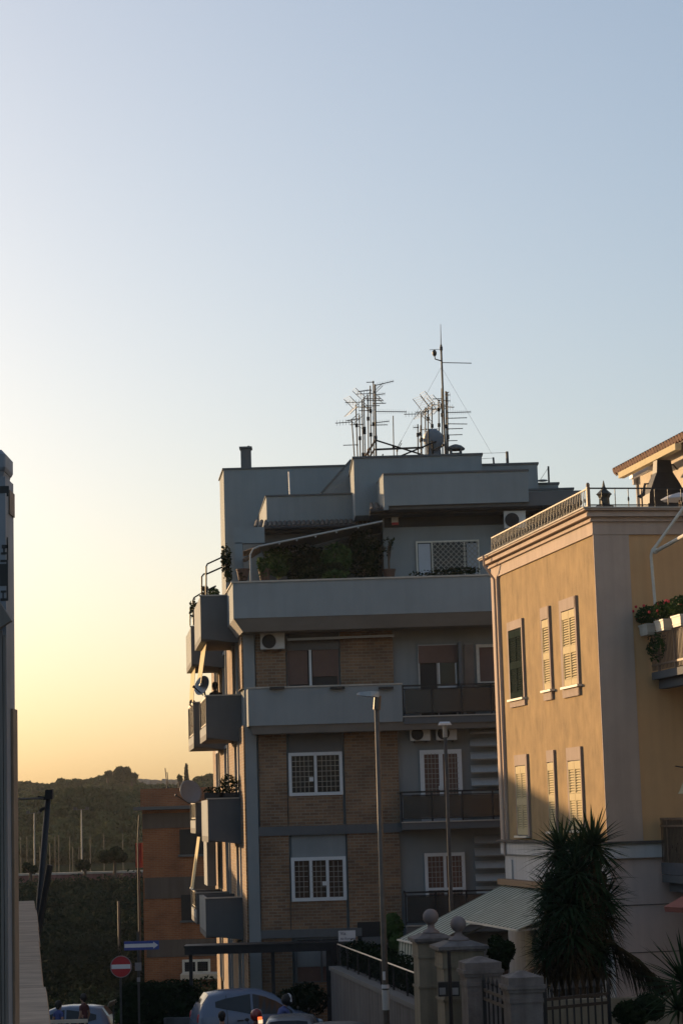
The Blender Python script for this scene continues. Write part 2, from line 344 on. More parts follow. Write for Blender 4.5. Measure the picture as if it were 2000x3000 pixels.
for i in range(24):
    x0 = -13 + i * 13.2 / 24; x1 = -13 + (i + 1) * 13.2 / 24
    mb.add([(x0, 58, gz(x0, 58) + .02), (x1, 58, gz(x1, 58) + .02), (x1, 62.5, gz(x1, 62.5) + .02), (x0, 62.5, gz(x0, 62.5) + .02)], [(0, 1, 2, 3)])
kind(mb.build('road', 'asphalt'), 'structure')
mb = MB(); mb.box(-4.2, 1.2, 62.7, 63.6, GZ - .1, GZ + .14)
kind(mb.build('pavement', 'paving'), 'structure')
# ================================================================== MAIN APARTMENT BLOCK
YF = 64.0
def xf(u, v, Y=YF): return at(u, v, Y).x
def zf(v, u=900, Y=YF): return at(u, v, Y).z
def wall(mb_, a, b, z0, z1, th=.14):
    a = Vector((a[0], a[1], 0)); b = Vector((b[0], b[1], 0)); d = (b - a).normalized(); n = Vector((-d.y, d.x, 0)) * th
    return mb_.prism([(a.x, a.y), (b.x, b.y), (b.x + n.x, b.y + n.y), (a.x + n.x, a.y + n.y)], z0, z1)
A0 = Vector((xf(717, 1900), YF, 0)); GDIR = Vector((-0.118, 0.993, 0)).normalized()
ML = Matrix.Translation(A0) @ Matrix(((GDIR.y, GDIR.x, 0, 0), (-GDIR.x, GDIR.y, 0, 0), (0, 0, 1, 0), (0, 0, 0, 1)))   # local x: into the block, local y: along its left side
LW = 17.0
def lw(y, x=0.0): p = ML @ Vector((x, y, 0)); return (p.x, p.y)
XR = 7.6
BLK = thing('apartment_building', 'grey and brick apartment block of several storeys with terraces and roof aerials', 'building', (1.5, YF, GZ))
zTer = zf(1770)                                  # terrace floor
def plan(y, x0, xr, yb): return [lw(y, x0), (xr, A0.y + y), (xr, A0.y + yb), lw(yb, x0)]
mb = MB(); mb.prism(plan(0.0, 0.0, XR, LW), GZ - .3, zTer); mb.build('wall', 'grey', BLK)
# --- corner pillar
mb = MB(); a = xf(714, 1900); b = xf(746, 1900)
mb.box(a - .01, b, YF - .22, YF - .002, GZ, zf(1838)); mb.build('corner_pillar', 'grey', BLK)
# --- brick cladding, split round the openings (15 cm thick)
YB = YF - 0.16
mb = MB()
for (u0, v0, u1, v1) in [(747, 1842, 839, 2025), (994, 1842, 1154, 2025),
                         (756, 2135, 844, 2424), (1006, 2132, 1172, 2418), (844, 2330, 1006, 2424),
                         (760, 2440, 852, 2728), (1016, 2437, 1178, 2722), (852, 2642, 1016, 2728),
                         (766, 2745, 862, 3040), (1022, 2740, 1060, 3040), (862, 2880, 1022, 3040)]:
    mb.pbox(u0, v0, u1, v1, YB, YF - .003)
mb.build('brick_cladding', 'brick', BLK)
mb = MB(ML)                                       # brick on the left side
for y0, y1, z0, z1 in [(0.05, 1.9, GZ, zf(2120)), (0.05, 1.9, zf(2010), zf(1842)), (4.2, 7.2, GZ, zf(1842)), (9.6, 12.4, GZ, zf(1842)), (14.6, 16.9, GZ, zf(1842))]:
    mb.box(-0.10, -0.003, y0, y1, z0, z1)
mb.build('side_brick', 'brick', BLK)
mb = MB()                                         # grey panels over the windows
mb.pbox(840, 1842, 993, 1902, YF - .13, YF - .004); mb.build('lintel_panel', 'greydark', BLK)
mb = MB(); mb.pbox(845, 2136, 1003, 2206, YF - .10, YF - .004)
mb.build('lintel_panel', 'greydark', BLK)
mb = MB(); mb.pbox(853, 2441, 1013, 2511, YF - .10, YF - .004); mb.build('lintel_panel', 'grey', BLK)
mb = MB(); mb.pbox(745, 2424, 1178, 2438, YF - .21, YF - .002); mb.build('floor_band', 'greydark', BLK)
mb = MB(); mb.pbox(748, 2727, 1060, 2742, YF - .21, YF - .002); mb.build('floor_band', 'greydark', BLK)
# --- windows
def grille(p, u0, v0, u1, v1, Y, nx, ny, m='grille', r=.008):
    a = at(u0, v0, Y); b = at(u1, v1, Y); g = MB()
    for i in range(1, nx): x = a.x + (b.x - a.x) * i / nx; g.bar((x, Y, a.z), (x, Y, b.z), r * 2)
    for i in range(1, ny): z = a.z + (b.z - a.z) * i / ny; g.bar((a.x, Y - .012, z), (b.x, Y - .012, z), r * 2)
    return g.build('grille', m, p)
def frame(u0, v0, u1, v1, Y, w=.1, mull=(), d=.1, m='white', parent=None, name='window', pane='glass', sill=True, lock=None):
    a = at(u0, v0, Y); b = at(u1, v1, Y); f = MB()
    f.box(a.x, a.x + w, Y, Y + d, b.z, a.z); f.box(b.x - w, b.x, Y, Y + d, b.z, a.z)
    f.box(a.x + w, b.x - w, Y + .003, Y + d, a.z - w, a.z); f.box(a.x + w, b.x - w, Y + .003, Y + d, b.z, b.z + w)
    for t in mull:
        x = a.x + (b.x - a.x) * t; f.box(x - w * .45, x + w * .45, Y + .002, Y + d - .01, b.z + w, a.z - w)
    if lock:
        p = at(lock[0], lock[1], Y); f.box(p.x - .06, p.x + .06, Y - .05, Y - .001, p.z - .06, p.z + .06)
    o = f.build(name, m, parent)
    g = MB(); g.box(a.x + w, b.x - w, Y + d - .035, Y + d - .015, b.z + w, a.z - w); g.build('pane', pane, o)
    return o
wn = frame(844, 2206, 1005, 2328, YF - .2, .095, (.5,), .14, parent=BLK, lock=(912, 2283)); grille(wn, 853, 2216, 918, 2320, YF - .19, 5, 7); grille(wn, 929, 2214, 996, 2318, YF - .19, 5, 7)
wn = frame(852, 2513, 1016, 2637, YF - .2, .1, (.36, .66), .14, parent=BLK, pane='curtain', lock=(950, 2588))
for q in ((862, 904), (912, 955), (963, 1006)): grille(wn, q[0], 2523, q[1], 2628, YF - .19, 3, 7)
o = frame(840, 1902, 993, 2012, YF - .10, .05, (), .09, 'shut_brown', BLK, pane='dark')
f = MB(); f.pbox(904, 1904, 914, 2010, YF - .15, YF - .04); f.build('mullion', 'white', o)
f = MB(); a = at(846, 1904, YF - .09); b = at(902, 2004, YF - .09); f.box(a.x, b.x, YF - .085, YF - .05, b.z, a.z)
for i in range(24): z = b.z + (a.z - b.z) * i / 24; f.box(a.x, b.x, YF - .097, YF - .0845, z, z + .03)
f.build('shutter', 'shut_brown', o)
f = MB(); a = at(914, 1902, YF - .09); b = at(990, 1980, YF - .09); f.box(a.x, b.x, YF - .085, YF - .05, b.z, a.z)
for i in range(19): z = b.z + (a.z - b.z) * i / 19; f.box(a.x, b.x, YF - .097, YF - .0845, z, z + .03)
f.build('shutter', 'shut_brown', o)
f = MB(); a = at(842, 1874, YF - .42); b = at(1154, 1862, YF - .42); f.bar(a, b, .07); f.bar(a + Vector((.05, 0, 0)), a + Vector((.05, .42, 0)), .05); f.bar(b - Vector((.05, 0, 0)), b + Vector((-.05, .3, 0)), .05); f.build('awning_bar', 'greylight', BLK)
# ground-floor window with half-lowered grey blind
o = frame(862, 2748, 1022, 2880, YF - .16, .07, (.5,), .13, 'greydark', BLK, pane='dark')
f = MB(); f.pbox(868, 2775, 956, 2832, YF - .09, YF - .06); f.build('blind', 'grey', o); f = MB(); f.pbox(868, 2833, 956, 2876, YF - .09, YF - .06); f.build('shutter', 'shut_brown', o)
# dark opening (loggia) at the right of the ground floor
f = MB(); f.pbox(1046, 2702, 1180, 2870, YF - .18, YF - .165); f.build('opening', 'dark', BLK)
f = MB(); f.pbox(1060, 2746, 1180, 2766, YF - .26, YF - .185); f.build('opening_sill', 'greydark', BLK)
# --- upper door, middle door, lower door of the recessed balconies
o = frame(1222, 1890, 1342, 2098, YF - .12, .05, (.5,), .1, 'steel', BLK, name='door', pane='dark')
f = MB(); f.pbox(1224, 1892, 1340, 1940, YF - .15, YF - .125); f.build('shutter', 'shut_brown', o)
f = MB(); f.pbox(1284, 1942, 1338, 2012, YF - .14, YF - .125); f.build('door_leaf', 'glass', o)
f = MB(); f.pbox(1283, 1942, 1289, 2014, YF - .17, YF - .142); f.pbox(1332, 1942, 1338, 2012, YF - .17, YF - .142); f.pbox(1283, 2010, 1338, 2016, YF - .17, YF - .142); f.build('leaf_frame', 'white', o)
f = MB(); f.pbox(1341, 1880, 1358, 2100, YF - .7, YF - .004); f.build('partition', 'greydark', BLK)
f = MB(); f.pbox(1358, 1888, 1392, 2098, YF - .06, YF - .004); f.build('side_shutter', 'smoked', BLK)
o = frame(1393, 1888, 1470, 2004, YF - .14, .09, (), .12, 'offwhite', BLK, pane='shut_brown')
o = frame(1228, 2198, 1358, 2404, YF - .16, .13, (.5,), .12, 'white', BLK, name='door', pane='shut_brown', lock=(1290, 2308)); grille(o, 1241, 2208, 1288, 2340, YF - .15, 4, 9); grille(o, 1302, 2206, 1346, 2340, YF - .15, 4, 9)
o = frame(1242, 2500, 1368, 2712, YF - .16, .10, (.5,), .12, 'white', BLK, name='door', pane='shut_brown'); grille(o, 1252, 2510, 1302, 2646, YF - .15, 4, 9, 'steel', .008); grille(o, 1312, 2508, 1358, 2646, YF - .15, 4, 9, 'steel', .008)
f = MB(); f.pbox(1250, 2602, 1362, 2606, YF - .3, YF - .25); f.build('towel_bar', 'white', o)
# --- louvred screens
for (u0, v0, u1, v1, k) in ((1372, 2118, 1490, 2345, 6), (1386, 2440, 1490, 2660, 6)):
    a = at(u0, v0, YF); b = at(u1, v1, YF); f = MB(); h = (a.z - b.z) / k
    for i in range(k):
        z = b.z + h * i
        f.add([(a.x, YF - .42, z + .08), (b.x, YF - .42, z + .08), (b.x, YF - .10, z + h * .78), (a.x, YF - .10, z + h * .78),
               (a.x, YF - .38, z + .04), (b.x, YF - .38, z + .04), (b.x, YF - .06, z + h * .74), (a.x, YF - .06, z + h * .74)],
              [(0, 1, 2, 3), (7, 6, 5, 4), (0, 4, 5, 1), (2, 6, 7, 3), (0, 3, 7, 4), (1, 5, 6, 2)])
    f.build('louvre_screen', 'greylight', BLK)
# --- storey 3 parapet (solid) and balconies on the facade
zt = zf(2012, 940, 63.0); zb = zf(2121, 940, 63.0)
xl = xf(727, 2060, 63.0); xm = xf(1178, 2060, 63.0)
mb = MB(); mb.box(xl, xm, 63.0, 63.14, zb, zt); wall(mb, (xl - .118 * .9, 63.9), (xl, 63.02), zb, zt, .13); mb.box(xl + .14, xm, 63.14, YF - .003, zb, zb + .16)
P3 = mb.build('parapet', 'grey', BLK)
mb = MB(); mb.box(xl - .03, xm + .02, 62.97, 63.17, zt + .001, zt + .045); mb.build('coping', 'cope', P3)
mb = MB(); mb.add([(xl + .05, 63.06, zb - .002), (XR, 63.06, zb - .002), (XR, 63.2, zb - .24), (xl + .1, 63.2, zb - .24), (xl + .05, YF - .02, zb - .002), (XR, YF - .02, zb - .002), (XR, YF - .02, zb - .24), (xl + .1, YF - .02, zb - .24)],
                  [(0, 3, 2, 1), (3, 7, 6, 2), (0, 1, 5, 4), (0, 4, 7, 3), (1, 2, 6, 5)]); mb.build('beam', 'soffit', BLK)
mb = MB()                                        # three planter ledges on the parapet
for u in (812, 988, 1130): p = at(u, 2016, 63.0); mb.box(p.x - .22, p.x + .22, 62.86, 62.965, p.z - .03, p.z + .035)
mb.build('flower_ledge', 'black', P3)
def balcony(v_top, v_bot, u0, name='balcony', front=63.05, panel='smoked', drop=.2):
    z1 = zf(v_top, 1300, front); z0 = zf(v_bot, 1300, front); x0 = xf(u0, (v_top + v_bot) / 2, front); x1 = 6.9
    m_ = MB(); m_.box(x0, x1, front, YF - .003, z0 - drop, z0); s_ = m_.build(name, 'greydark', BLK)
    m_ = MB(); m_.box(x0 - .02, x1, front - .03, front + .06, z0 + .001, z0 + .035); m_.build('slab_edge', 'cope', s_)
    m_ = MB(); m_.bar((x0, front + .03, z1), (x1, front + .03, z1), .05); n_ = 6
    m_.bar((x0, front + .03, z0 + .12), (x1, front + .03, z0 + .12), .035); m_.bar((x0, front + .03, z1 - .1), (x1, front + .03, z1 - .1), .03)
    for i in range(n_ + 1): x = x0 + (x1 - x0) * i / n_; m_.bar((x, front + .03, z0), (x, front + .03, z1), .045)
    m_.bar((x0, front + .03, z1), (x0, YF, z1), .045); m_.build('railing', 'iron', s_)
    m_ = MB(); m_.box(x0 + .05, x1, front + .05, front + .058, z0 + .14, z1 - .12); m_.build('rail_panel', panel, s_)
    return s_
GM = mat('tinted_glass', (0.025, 0.028, 0.032), 0.3); GM.node_tree.nodes['Principled BSDF'].inputs['Alpha'].default_value = 0.82
M['tint'] = GM
balcony(2006, 2098, 1180, panel='tint'); balcony(2318, 2408, 1176, panel='tint'); balcony(2612, 2712, 1188, panel='tint')
# --- top terrace: long parapet with dark sloping soffit, wrapping the corner
YT = 62.5
xl = xf(683, 1760, YT); zt = zf(1702, 900, YT); zb = zf(1806, 900, YT)
mb = MB(); mb.box(xl, XR, YT, YT + .15, zb, zt); wall(mb, (xl - .118 * 3.2, YT + 3.2), (xl, YT + .02), zb, zt, .14)
P4 = mb.build('parapet', 'grey', BLK)
mb = MB(); mb.box(xl - .04, XR, YT - .035, YT + .19, zt + .001, zt + .05); wall(mb, (xl - .118 * 3.2 - .04, YT + 3.2), (xl - .04, YT + .02), zt + .001, zt + .049, .22); mb.build('coping', 'cope', P4)
mb = MB(); zs = zf(1846, 900, YT + .35)
mb.loft([[(xl, YT + .02, zb - .002), (xl + .25, YT + .35, zs), (xl + .25 - .3, YF + 1.1, zs), (xl - .118 * 2.6, YF + 1.1, zb - .002)], [(XR, YT + .02, zb - .002), (XR, YT + .35, zs), (XR, YF + 1.1, zs), (XR, YF + 1.1, zb - .002)]])
mb.build('beam', 'soffit', BLK)
# --- set-back penthouse on the terrace
YP = 65.6
zR = zf(1495, 1300, YP)
mb = MB(); x0 = xf(1122, 1600, YP); mb.box(x0, XR - .1, YP, YP + 6, zTer + .001, zR); mb.box(xf(690, 1600, 68.2), x0 + .002, 68.2, 75, zTer + .001, zf(1540, 900, 68.2)); mb.build('penthouse_wall', 'grey', BLK)
f = MB(); f.pbox(1124, 1505, 1600, 1532, YP - .04, YP - .003); f.build('fascia', 'black', BLK)
o = frame(1217, 1586, 1406, 1690, YP - .08, .05, (.255, .765), .09, 'offwhite', BLK, pane='glass')
f = MB(); f.pbox(1224, 1594, 1262, 1688, YP - .06, YP - .01); f.build('side_pane', 'parasolgrey', o); f = MB(); f.pbox(1366, 1592, 1400, 1688, YP - .06, YP - .01); f.build('side_pane', 'parasolgrey', o)
a = at(1266, 1588, YP - .12); b = at(1404, 1690, YP - .12); f = MB(); st = .165; n = 14
for i in range(-n, n):
    for sgn in (1, -1):
        x_ = a.x + i * st; pts = []
        t0 = 0; h = a.z - b.z
        # clip the diagonal to the window rectangle
        def cl(x): return min(max(x, a.x), b.x)
        xa, xb = (x_, x_ + h) if sgn > 0 else (x_ + h, x_)
        za, zb_ = a.z, b.z
        if max(xa, xb) <= a.x or min(xa, xb) >= b.x: continue
        dx = xb - xa
        ca, cb_ = cl(xa), cl(xb)
        if abs(ca - cb_) < .02: continue
        f.bar((ca, YP - .12, za + (zb_ - za) * (ca - xa) / dx), (cb_, YP - .12 - .01 * (sgn > 0), za + (zb_ - za) * (cb_ - xa) / dx), .02)
f.build('lattice_grille', 'grille', o)
# tiled canopy over the penthouse front
def canopy(u0, u1, v, Yf, Yb, name='tile_canopy', side=0):
    p = at(u0, v, Yf); q = at(u1, v, Yf); z = (p.z + q.z) / 2; f = MB(); f.box(p.x, q.x, Yf + .05, Yb, z - .16, z - .03); s_ = f.build(name, 'black', BLK)
    f = MB(); n = int((q.x - p.x) / .15)
    for i in range(n):
        x = p.x + (q.x - p.x) * (i + .5) / n; f.tube([(x, Yf - .05, z + .0), (x, Yb, z + .36)], .062, 8)
    f.build('roof_tiles', 'tiledark', s_)
    f = MB(); f.tube([(p.x, Yf - .09, z - .06), (q.x, Yf - .09, z - .06)], .06, 8); f.build('gutter', 'iron', s_)
    return s_
canopy(1082, 1588, 1486, 64.7, YP + .4); canopy(742, 1090, 1540, 67.4, 68.6)
# left side of the covered terrace: pillar, beam, dark back
f = MB(); f.pbox(686, 1546, 775, 1590, 66.6, 66.9); f.pbox(688, 1590, 713, 1702, 66.6, 66.9); f.build('terrace_pillar', 'grey', BLK)
f = MB(); f.pbox(775, 1556, 1120, 1700, 68.05, 68.15); f.build('terrace_back_wall', 'greydark', BLK)
f = MB(); f.bar(at(716, 1622, 66.9), at(775, 1600, 68.1), .12, .16); f.bar(at(716, 1642, 66.4), at(760, 1614, 68.1), .1); f.build('roof_beam', 'rust', BLK)
# --- roof volumes
Z1 = zf(1452, 900, 68.2)
def vol(u0, u1, v_top, Yf, Yb, z0, name='roof_block', m='grey', cap=True, x1=None, u_ref=None):
    p = at(u0, v_top, Yf); q = at(u1, v_top, Yf); z = at(u_ref or (u0 + u1) / 2, v_top, Yf).z; f = MB(); f.box(p.x, x1 or q.x, Yf, Yb, z0, z); o = f.build(name, m, BLK)
    if cap:
        f = MB(); f.box(p.x - .04, (x1 or q.x) + .04, Yf - .04, Yb + .04, z + .001, z + .06); f.build('coping', 'greydark', o)
    return o
zc = zTer + 1.5
f = MB()                                            # rear-left stair block, its left side flush with the block
p0 = at(655, 1375, 73.6); zr1 = p0.z - .02
f.prism([(p0.x, 73.6), (at(1030, 1370, 73.6).x, 73.6), (at(1030, 1370, 73.6).x, 76.0), (p0.x - .118 * 2.4, 76.0)], zTer - 1.2, zr1); r1 = f.build('roof_block', 'grey', BLK)
f = MB(); f.prism([(p0.x - .04, 73.56), (at(1030, 1370, 73.6).x + .04, 73.56), (at(1030, 1370, 73.6).x + .04, 76.04), (p0.x - .118 * 2.4 - .05, 76.04)], zr1 + .001, zr1 + .06); f.build('coping', 'greydark', r1)
# parapet of the lower roof: front (left half), oblique wall, front (right half), left return
pl = at(780, 1452, 68.2); pr = at(1083, 1452, 68.2); qz = at(900, 1452, 68.2).z; q0 = at(1122, 1394, 64.4); q1 = at(1545, 1388, 64.4); bl = at(747, 1536, 75.2)
zp0 = at(900, 1538, 68.2).z - .1
f = MB()
wall(f, (pl.x, 68.2), (pr.x, 68.2), zp0, qz); wall(f, (pr.x + .001, 68.2), (q0.x - .001, 64.4), zR - .1, qz); wall(f, (q0.x, 64.4), (q1.x, 64.4), zR + .02, qz); wall(f, (bl.x, 75.2), (pl.x - .001, 68.21), zp0, qz)
RP = f.build('roof_parapet', 'grey', BLK)
f = MB(); t = qz + .002
wall(f, (pl.x - .03, 68.16), (pr.x, 68.16), t, t + .05, .2); wall(f, (pr.x, 68.16), (q0.x, 64.36), t, t + .048, .2); wall(f, (q0.x, 64.36), (q1.x + .03, 64.36), t, t + .05, .2); wall(f, (bl.x, 75.2), (pl.x - .03, 68.17), t, t + .049, .2)
f.build('coping', 'greydark', RP)
f = MB(); f.prism([(pl.x + .15, 68.35), (pr.x, 68.35), (q0.x + .1, 64.55), (XR - .2, 64.55), (XR - .2, 74), (pl.x, 74)], zR - .08, zR + .35); f.build('roof', 'greydark', BLK)
# upper block carrying the aerials
za = at(1220, 1338, 66.2).z
f = MB(); f.prism([(at(1035, 1340, 66.2).x, 66.2), (at(1410, 1337, 66.2).x, 66.2), (at(1410, 1337, 66.2).x, 73.4), (at(1021, 1370, 70.4).x, 70.4)], zR, za); r4 = f.build('roof_block', 'grey', BLK)
f = MB(); a = at(940, 1448, 69.9); b = at(1028, 1349, 69.9); f.add([(a.x, 69.9, zR), (b.x, 69.9, zR), b, a, (a.x, 70.1, zR), (b.x, 70.1, zR), b + Vector((0, .2, 0)), a + Vector((0, .2, 0))], [(0, 1, 2, 3), (7, 6, 5, 4), (0, 4, 5, 1), (1, 5, 6, 2), (2, 6, 7, 3), (3, 7, 4, 0)]); o = f.build('stair_wall', 'grey', BLK)
f = MB(); f.bar(a + Vector((0, .1, .03)), b + Vector((0, .1, .03)), .26, .06); f.build('coping', 'greydark', o)
f = MB(); f.prism([(at(1034, 1340, 66.2).x - .03, 66.16), (at(1410, 1337, 66.2).x + .04, 66.16), (at(1410, 1337, 66.2).x + .04, 73.4), (at(1021, 1370, 70.4).x - .03, 70.4)], za + .001, za + .06); f.build('coping', 'greydark', r4)
vol(1411, 1573, 1362, 66.6, 72, zR); vol(1574, 1634, 1419, 67.0, 72, zR); vol(1545, 1677, 1436, 66.0, 71.5, zTer, u_ref=1600)
# chimneys of the block
f = MB(); p = at(720, 1340, 74.4); x = p.x; z0 = zr1; zt_ = at(720, 1310, 74.4).z
f.box(x - .18, x + .18, 74.4, 74.8, z0, zt_ - .05); c = f.build('chimney', 'greydark', BLK)
f = MB(); f.box(x - .225, x + .225, 74.35, 74.85, zt_ - .049, zt_ + .02); f.lathe((x + .1, 74.6, zt_ + .02), [(.04, 0), (.04, .06)], 8); f.build('chimney_cap', 'greydark', c)
f = MB(); p = at(1334, 1320, 67); x = p.x; zt_ = at(1334, 1312, 67).z
f.lathe((x, 67, za + .06), [(.17, 0), (.17, zt_ - za - .3), (.19, zt_ - za - .29)], 12); c = f.build('chimney', 'greydark', BLK)
f = MB(); f.box(x - .19, x - .12, 66.8, 67.2, zt_ - .25, zt_ - .02); f.box(x + .12, x + .19, 66.8, 67.2, zt_ - .25, zt_ - .02); f.box(x - .119, x + .119, 66.85, 67.15, zt_ - .25, zt_ - .18)
f.lathe((x, 67, zt_ - .02), [(.29, -.05), (.30, 0), (.2, .08), (.06, .13)], 12); f.build('chimney_cap', 'greydark', c)
# flat white mast stubs, roof posts and wires
f = MB()
f.tube([at(846, 1382, 70.3), at(849, 1450, 70.3)], .022); f.build('vent_pipe', 'white', BLK)
for pa, pb, r_ in (((1446, 1362), (1444, 1340), .03), ((1486, 1362), (1484, 1323), .045)): f = MB(); f.tube([at(*pa, 66.6), at(*pb, 66.6)], r_); f.build('roof_post', 'galv', BLK)
f = MB(); f.tube([at(1607, 1418, 67.2), at(1605, 1366, 67.2)], .03); f.build('roof_post', 'galv', BLK)
for pa, pb, r_ in ((at(1444, 1342, 66.6), at(1300, 1350, 66.3), .006), (at(1484, 1326, 66.6), at(1300, 1331, 66.3), .006), (at(1605, 1370, 67.2), at(1580, 1408, 67.2), .006)): f = MB(); f.tube([pa, pb], r_, 4); f.build('roof_wire', 'galv', BLK)
f = MB(); f.tube([at(1120, 1338, 66.3), at(1121, 1330, 66.3)], .02); f.build('roof_post', 'galv', BLK)
f = MB(); p = at(1588, 1408, 66.9); f.ball((p.x, 66.9, p.z), .16, 12, (1.1, 1, .22)); f.build('vent_cowl', 'greylight', BLK)
# --- balconies down the left side: near and far one on each storey
def side_balcony(y0, y1, out, zt, zb, side_open=False, taper=.12, mats='greydark', deck=True):
    m_ = MB(ML)
    # near end wall, underside slanting up towards the wall
    e = .12
    m_.add([(-out, y0, zb + taper * .4), (-.003, y0, zb - taper), (-.003, y0, zt), (-out, y0, zt), (-out, y0 + e, zb + taper * .4), (-.003, y0 + e, zb - taper), (-.003, y0 + e, zt), (-out, y0 + e, zt)],
           [(0, 1, 2, 3), (7, 6, 5, 4), (0, 4, 5, 1), (2, 6, 7, 3), (0, 3, 7, 4), (1, 5, 6, 2)])
    m_.box(-out, -.003, y1 - e, y1, zb, zt)
    m_.box(-out, -.003, y0 + e + .001, y1 - e - .001, zb - .02, zb + .16)
    b_ = m_.build('balcony', mats, BLK)
    m_ = MB(ML)
    if side_open:
        m_.box(-out, -out + .1, y0 + e + .001, y1 - e - .001, zb + .161, zb + .42); m_.build('kerb', 'grey', b_)
        m_ = MB(ML); n_ = int((y1 - y0) / .14)
        for i in range(n_ + 1): y = y0 + .1 + (y1 - y0 - .2) * i / n_; m_.bar((-out + .05, y, zb + .42), (-out + .05, y, zt), .02)
        m_.bar((-out + .05, y0, zt), (-out + .05, y1, zt), .045); m_.bar((-out + .05, y0, zb + .5), (-out + .05, y1, zb + .5), .03); m_.build('railing', 'iron', b_)
    else:
        m_.box(-out, -out + .13, y0 + e + .001, y1 - e - .001, zb + .161, zt - .01); m_.build('balcony_front', 'grey', b_)
    m_ = MB(ML); m_.box(-out - .03, -.004, y0 - .03, y0 + .16, zt + .001, zt + .04); m_.build('coping', 'cope', b_)
    return b_
def zs_(v, u, Y): return at(u, v, Y).z
Y1 = 66.0; Y2 = 73.0; y1_ = Y1 - 64; y2_ = Y2 - 64
def outs(u, v, Y): p = at(u, v, Y); return (Vector(lw(Y - 64)).x - p.x) * .993
side_balcony(1.45, 5.6, outs(587, 1810, 65.5), zs_(1748, 620, 65.5), zs_(1876, 620, 65.5)); side_balcony(y2_, 13, outs(560, 1890, Y2), zs_(1838, 570, Y2), zs_(1950, 570, Y2))
side_balcony(y1_, 6.0, outs(603, 2100, Y1), zs_(2039, 650, Y1), zs_(2164, 640, Y1), True); side_balcony(y2_, 13, outs(567, 2130, Y2), zs_(2060, 580, Y2), zs_(2190, 575, Y2), True)
side_balcony(y1_, 6.0, outs(609, 2400, Y1), zs_(2341, 650, Y1), zs_(2465, 640, Y1)); side_balcony(y2_, 13, outs(573, 2400, Y2), zs_(2352, 580, Y2), zs_(2440, 580, Y2), True)
side_balcony(y1_, 6.0, outs(603, 2700, Y1), zs_(2632, 650, Y1), zs_(2745, 640, Y1)); side_balcony(y2_, 13, outs(576, 2660, Y2), zs_(2617, 580, Y2), zs_(2705, 590, Y2), True)
# side doors and bright jambs between the balconies
for z0, z1 in ((zf(2010), zf(1860)), (zf(2330), zf(2170)), (zf(2620), zf(2460)), (zf(2900), zf(2760))):
    for y in (2.3, 7.7, 12.8):
        f = MB(ML); f.box(-.06, -.003, y, y + 1.5, z0 - .6, z1); o = f.build('door', 'shut_brown', BLK)
        f = MB(ML); f.box(-.14, -.003, y - .12, y - .001, z0 - .6, z1 + .1); f.box(-.14, -.003, y + 1.501, y + 1.62, z0 - .6, z1 + .1); f.box(-.14, -.003, y - .12, y + 1.62, z1 + .101, z1 + .2); f.build('door_frame', 'greylight', o)
# bright partition fins seen edge on at the outer line of the balconies
def fin(y, x0, x1, z0, z1, lean=0.0, th=.1):
    f = MB(ML); f.add([(x0 + lean, y, z0), (x1 + lean, y, z0), (x1, y, z1), (x0, y, z1), (x0 + lean, y + th, z0), (x1 + lean, y + th, z0), (x1, y + th, z1), (x0, y + th, z1)],
                      [(0, 1, 2, 3), (7, 6, 5, 4), (0, 4, 5, 1), (2, 6, 7, 3), (0, 3, 7, 4), (1, 5, 6, 2)]); return f
o2 = outs(567, 2400, Y2)
fin(12.6, -.62, -.30, zs_(2604, 640, Y2), zs_(2450, 640, Y2), 0, 2.2).build('partition', 'grey', BLK)
# ================================================================== OCHRE VILLA
AL = math.atan(1205 / F)
C0 = at(1738, 1567, 46.0)
VM = Matrix.Translation((C0.x, C0.y, 0)) @ Matrix.Rotation(AL, 4, 'Z')     # local x: right along the shaded front, local y: back along the sunlit side
E1 = Vector((-math.sin(AL), math.cos(AL), 0)); E2 = Vector((math.cos(AL), math.sin(AL), 0))
def vl(u, v, t=0.0):                                                        # point on the sunlit side plane
    d = ray(u, v); o = Vector((C0.x, C0.y, 0)) + E2 * t; k = o.dot(E2) / d.dot(E2); p = d * k; return ((p - o).dot(E1), p.z)
def vr(u, v, s=0.0):
    d = ray(u, v); o = Vector((C0.x, C0.y, 0)) + E1 * s; k = o.dot(E1) / d.dot(E1); p = d * k; return ((p - o).dot(E2), p.z)
VG = GZ + 1.3
VIL = thing('villa', 'ochre villa with pinkish cornice, louvred shutters and roof terrace, one side sunlit', 'house', (C0.x, C0.y, VG), AL)
SL = vl(1443, 1700)[0]; ZT = C0.z; ZS = vl(1770, 2466)[1]; TR = 16.0
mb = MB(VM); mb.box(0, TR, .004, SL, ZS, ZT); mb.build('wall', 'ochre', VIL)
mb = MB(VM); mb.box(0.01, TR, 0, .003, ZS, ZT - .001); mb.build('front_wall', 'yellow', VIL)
mb = MB(VM); mb.box(.06, TR, .06, SL - .06, VG - .6, ZS - .001); mb.box(.02, TR, .02, SL - .02, VG - .4, VG + .5); mb.build('base_wall', 'pinkfl', VIL)
mb = MB(VM); mb.box(.03, .058, .08, SL - .03, VG - .3, ZS - .36); mb.build('side_base_plaster', 'whitepl', VIL)
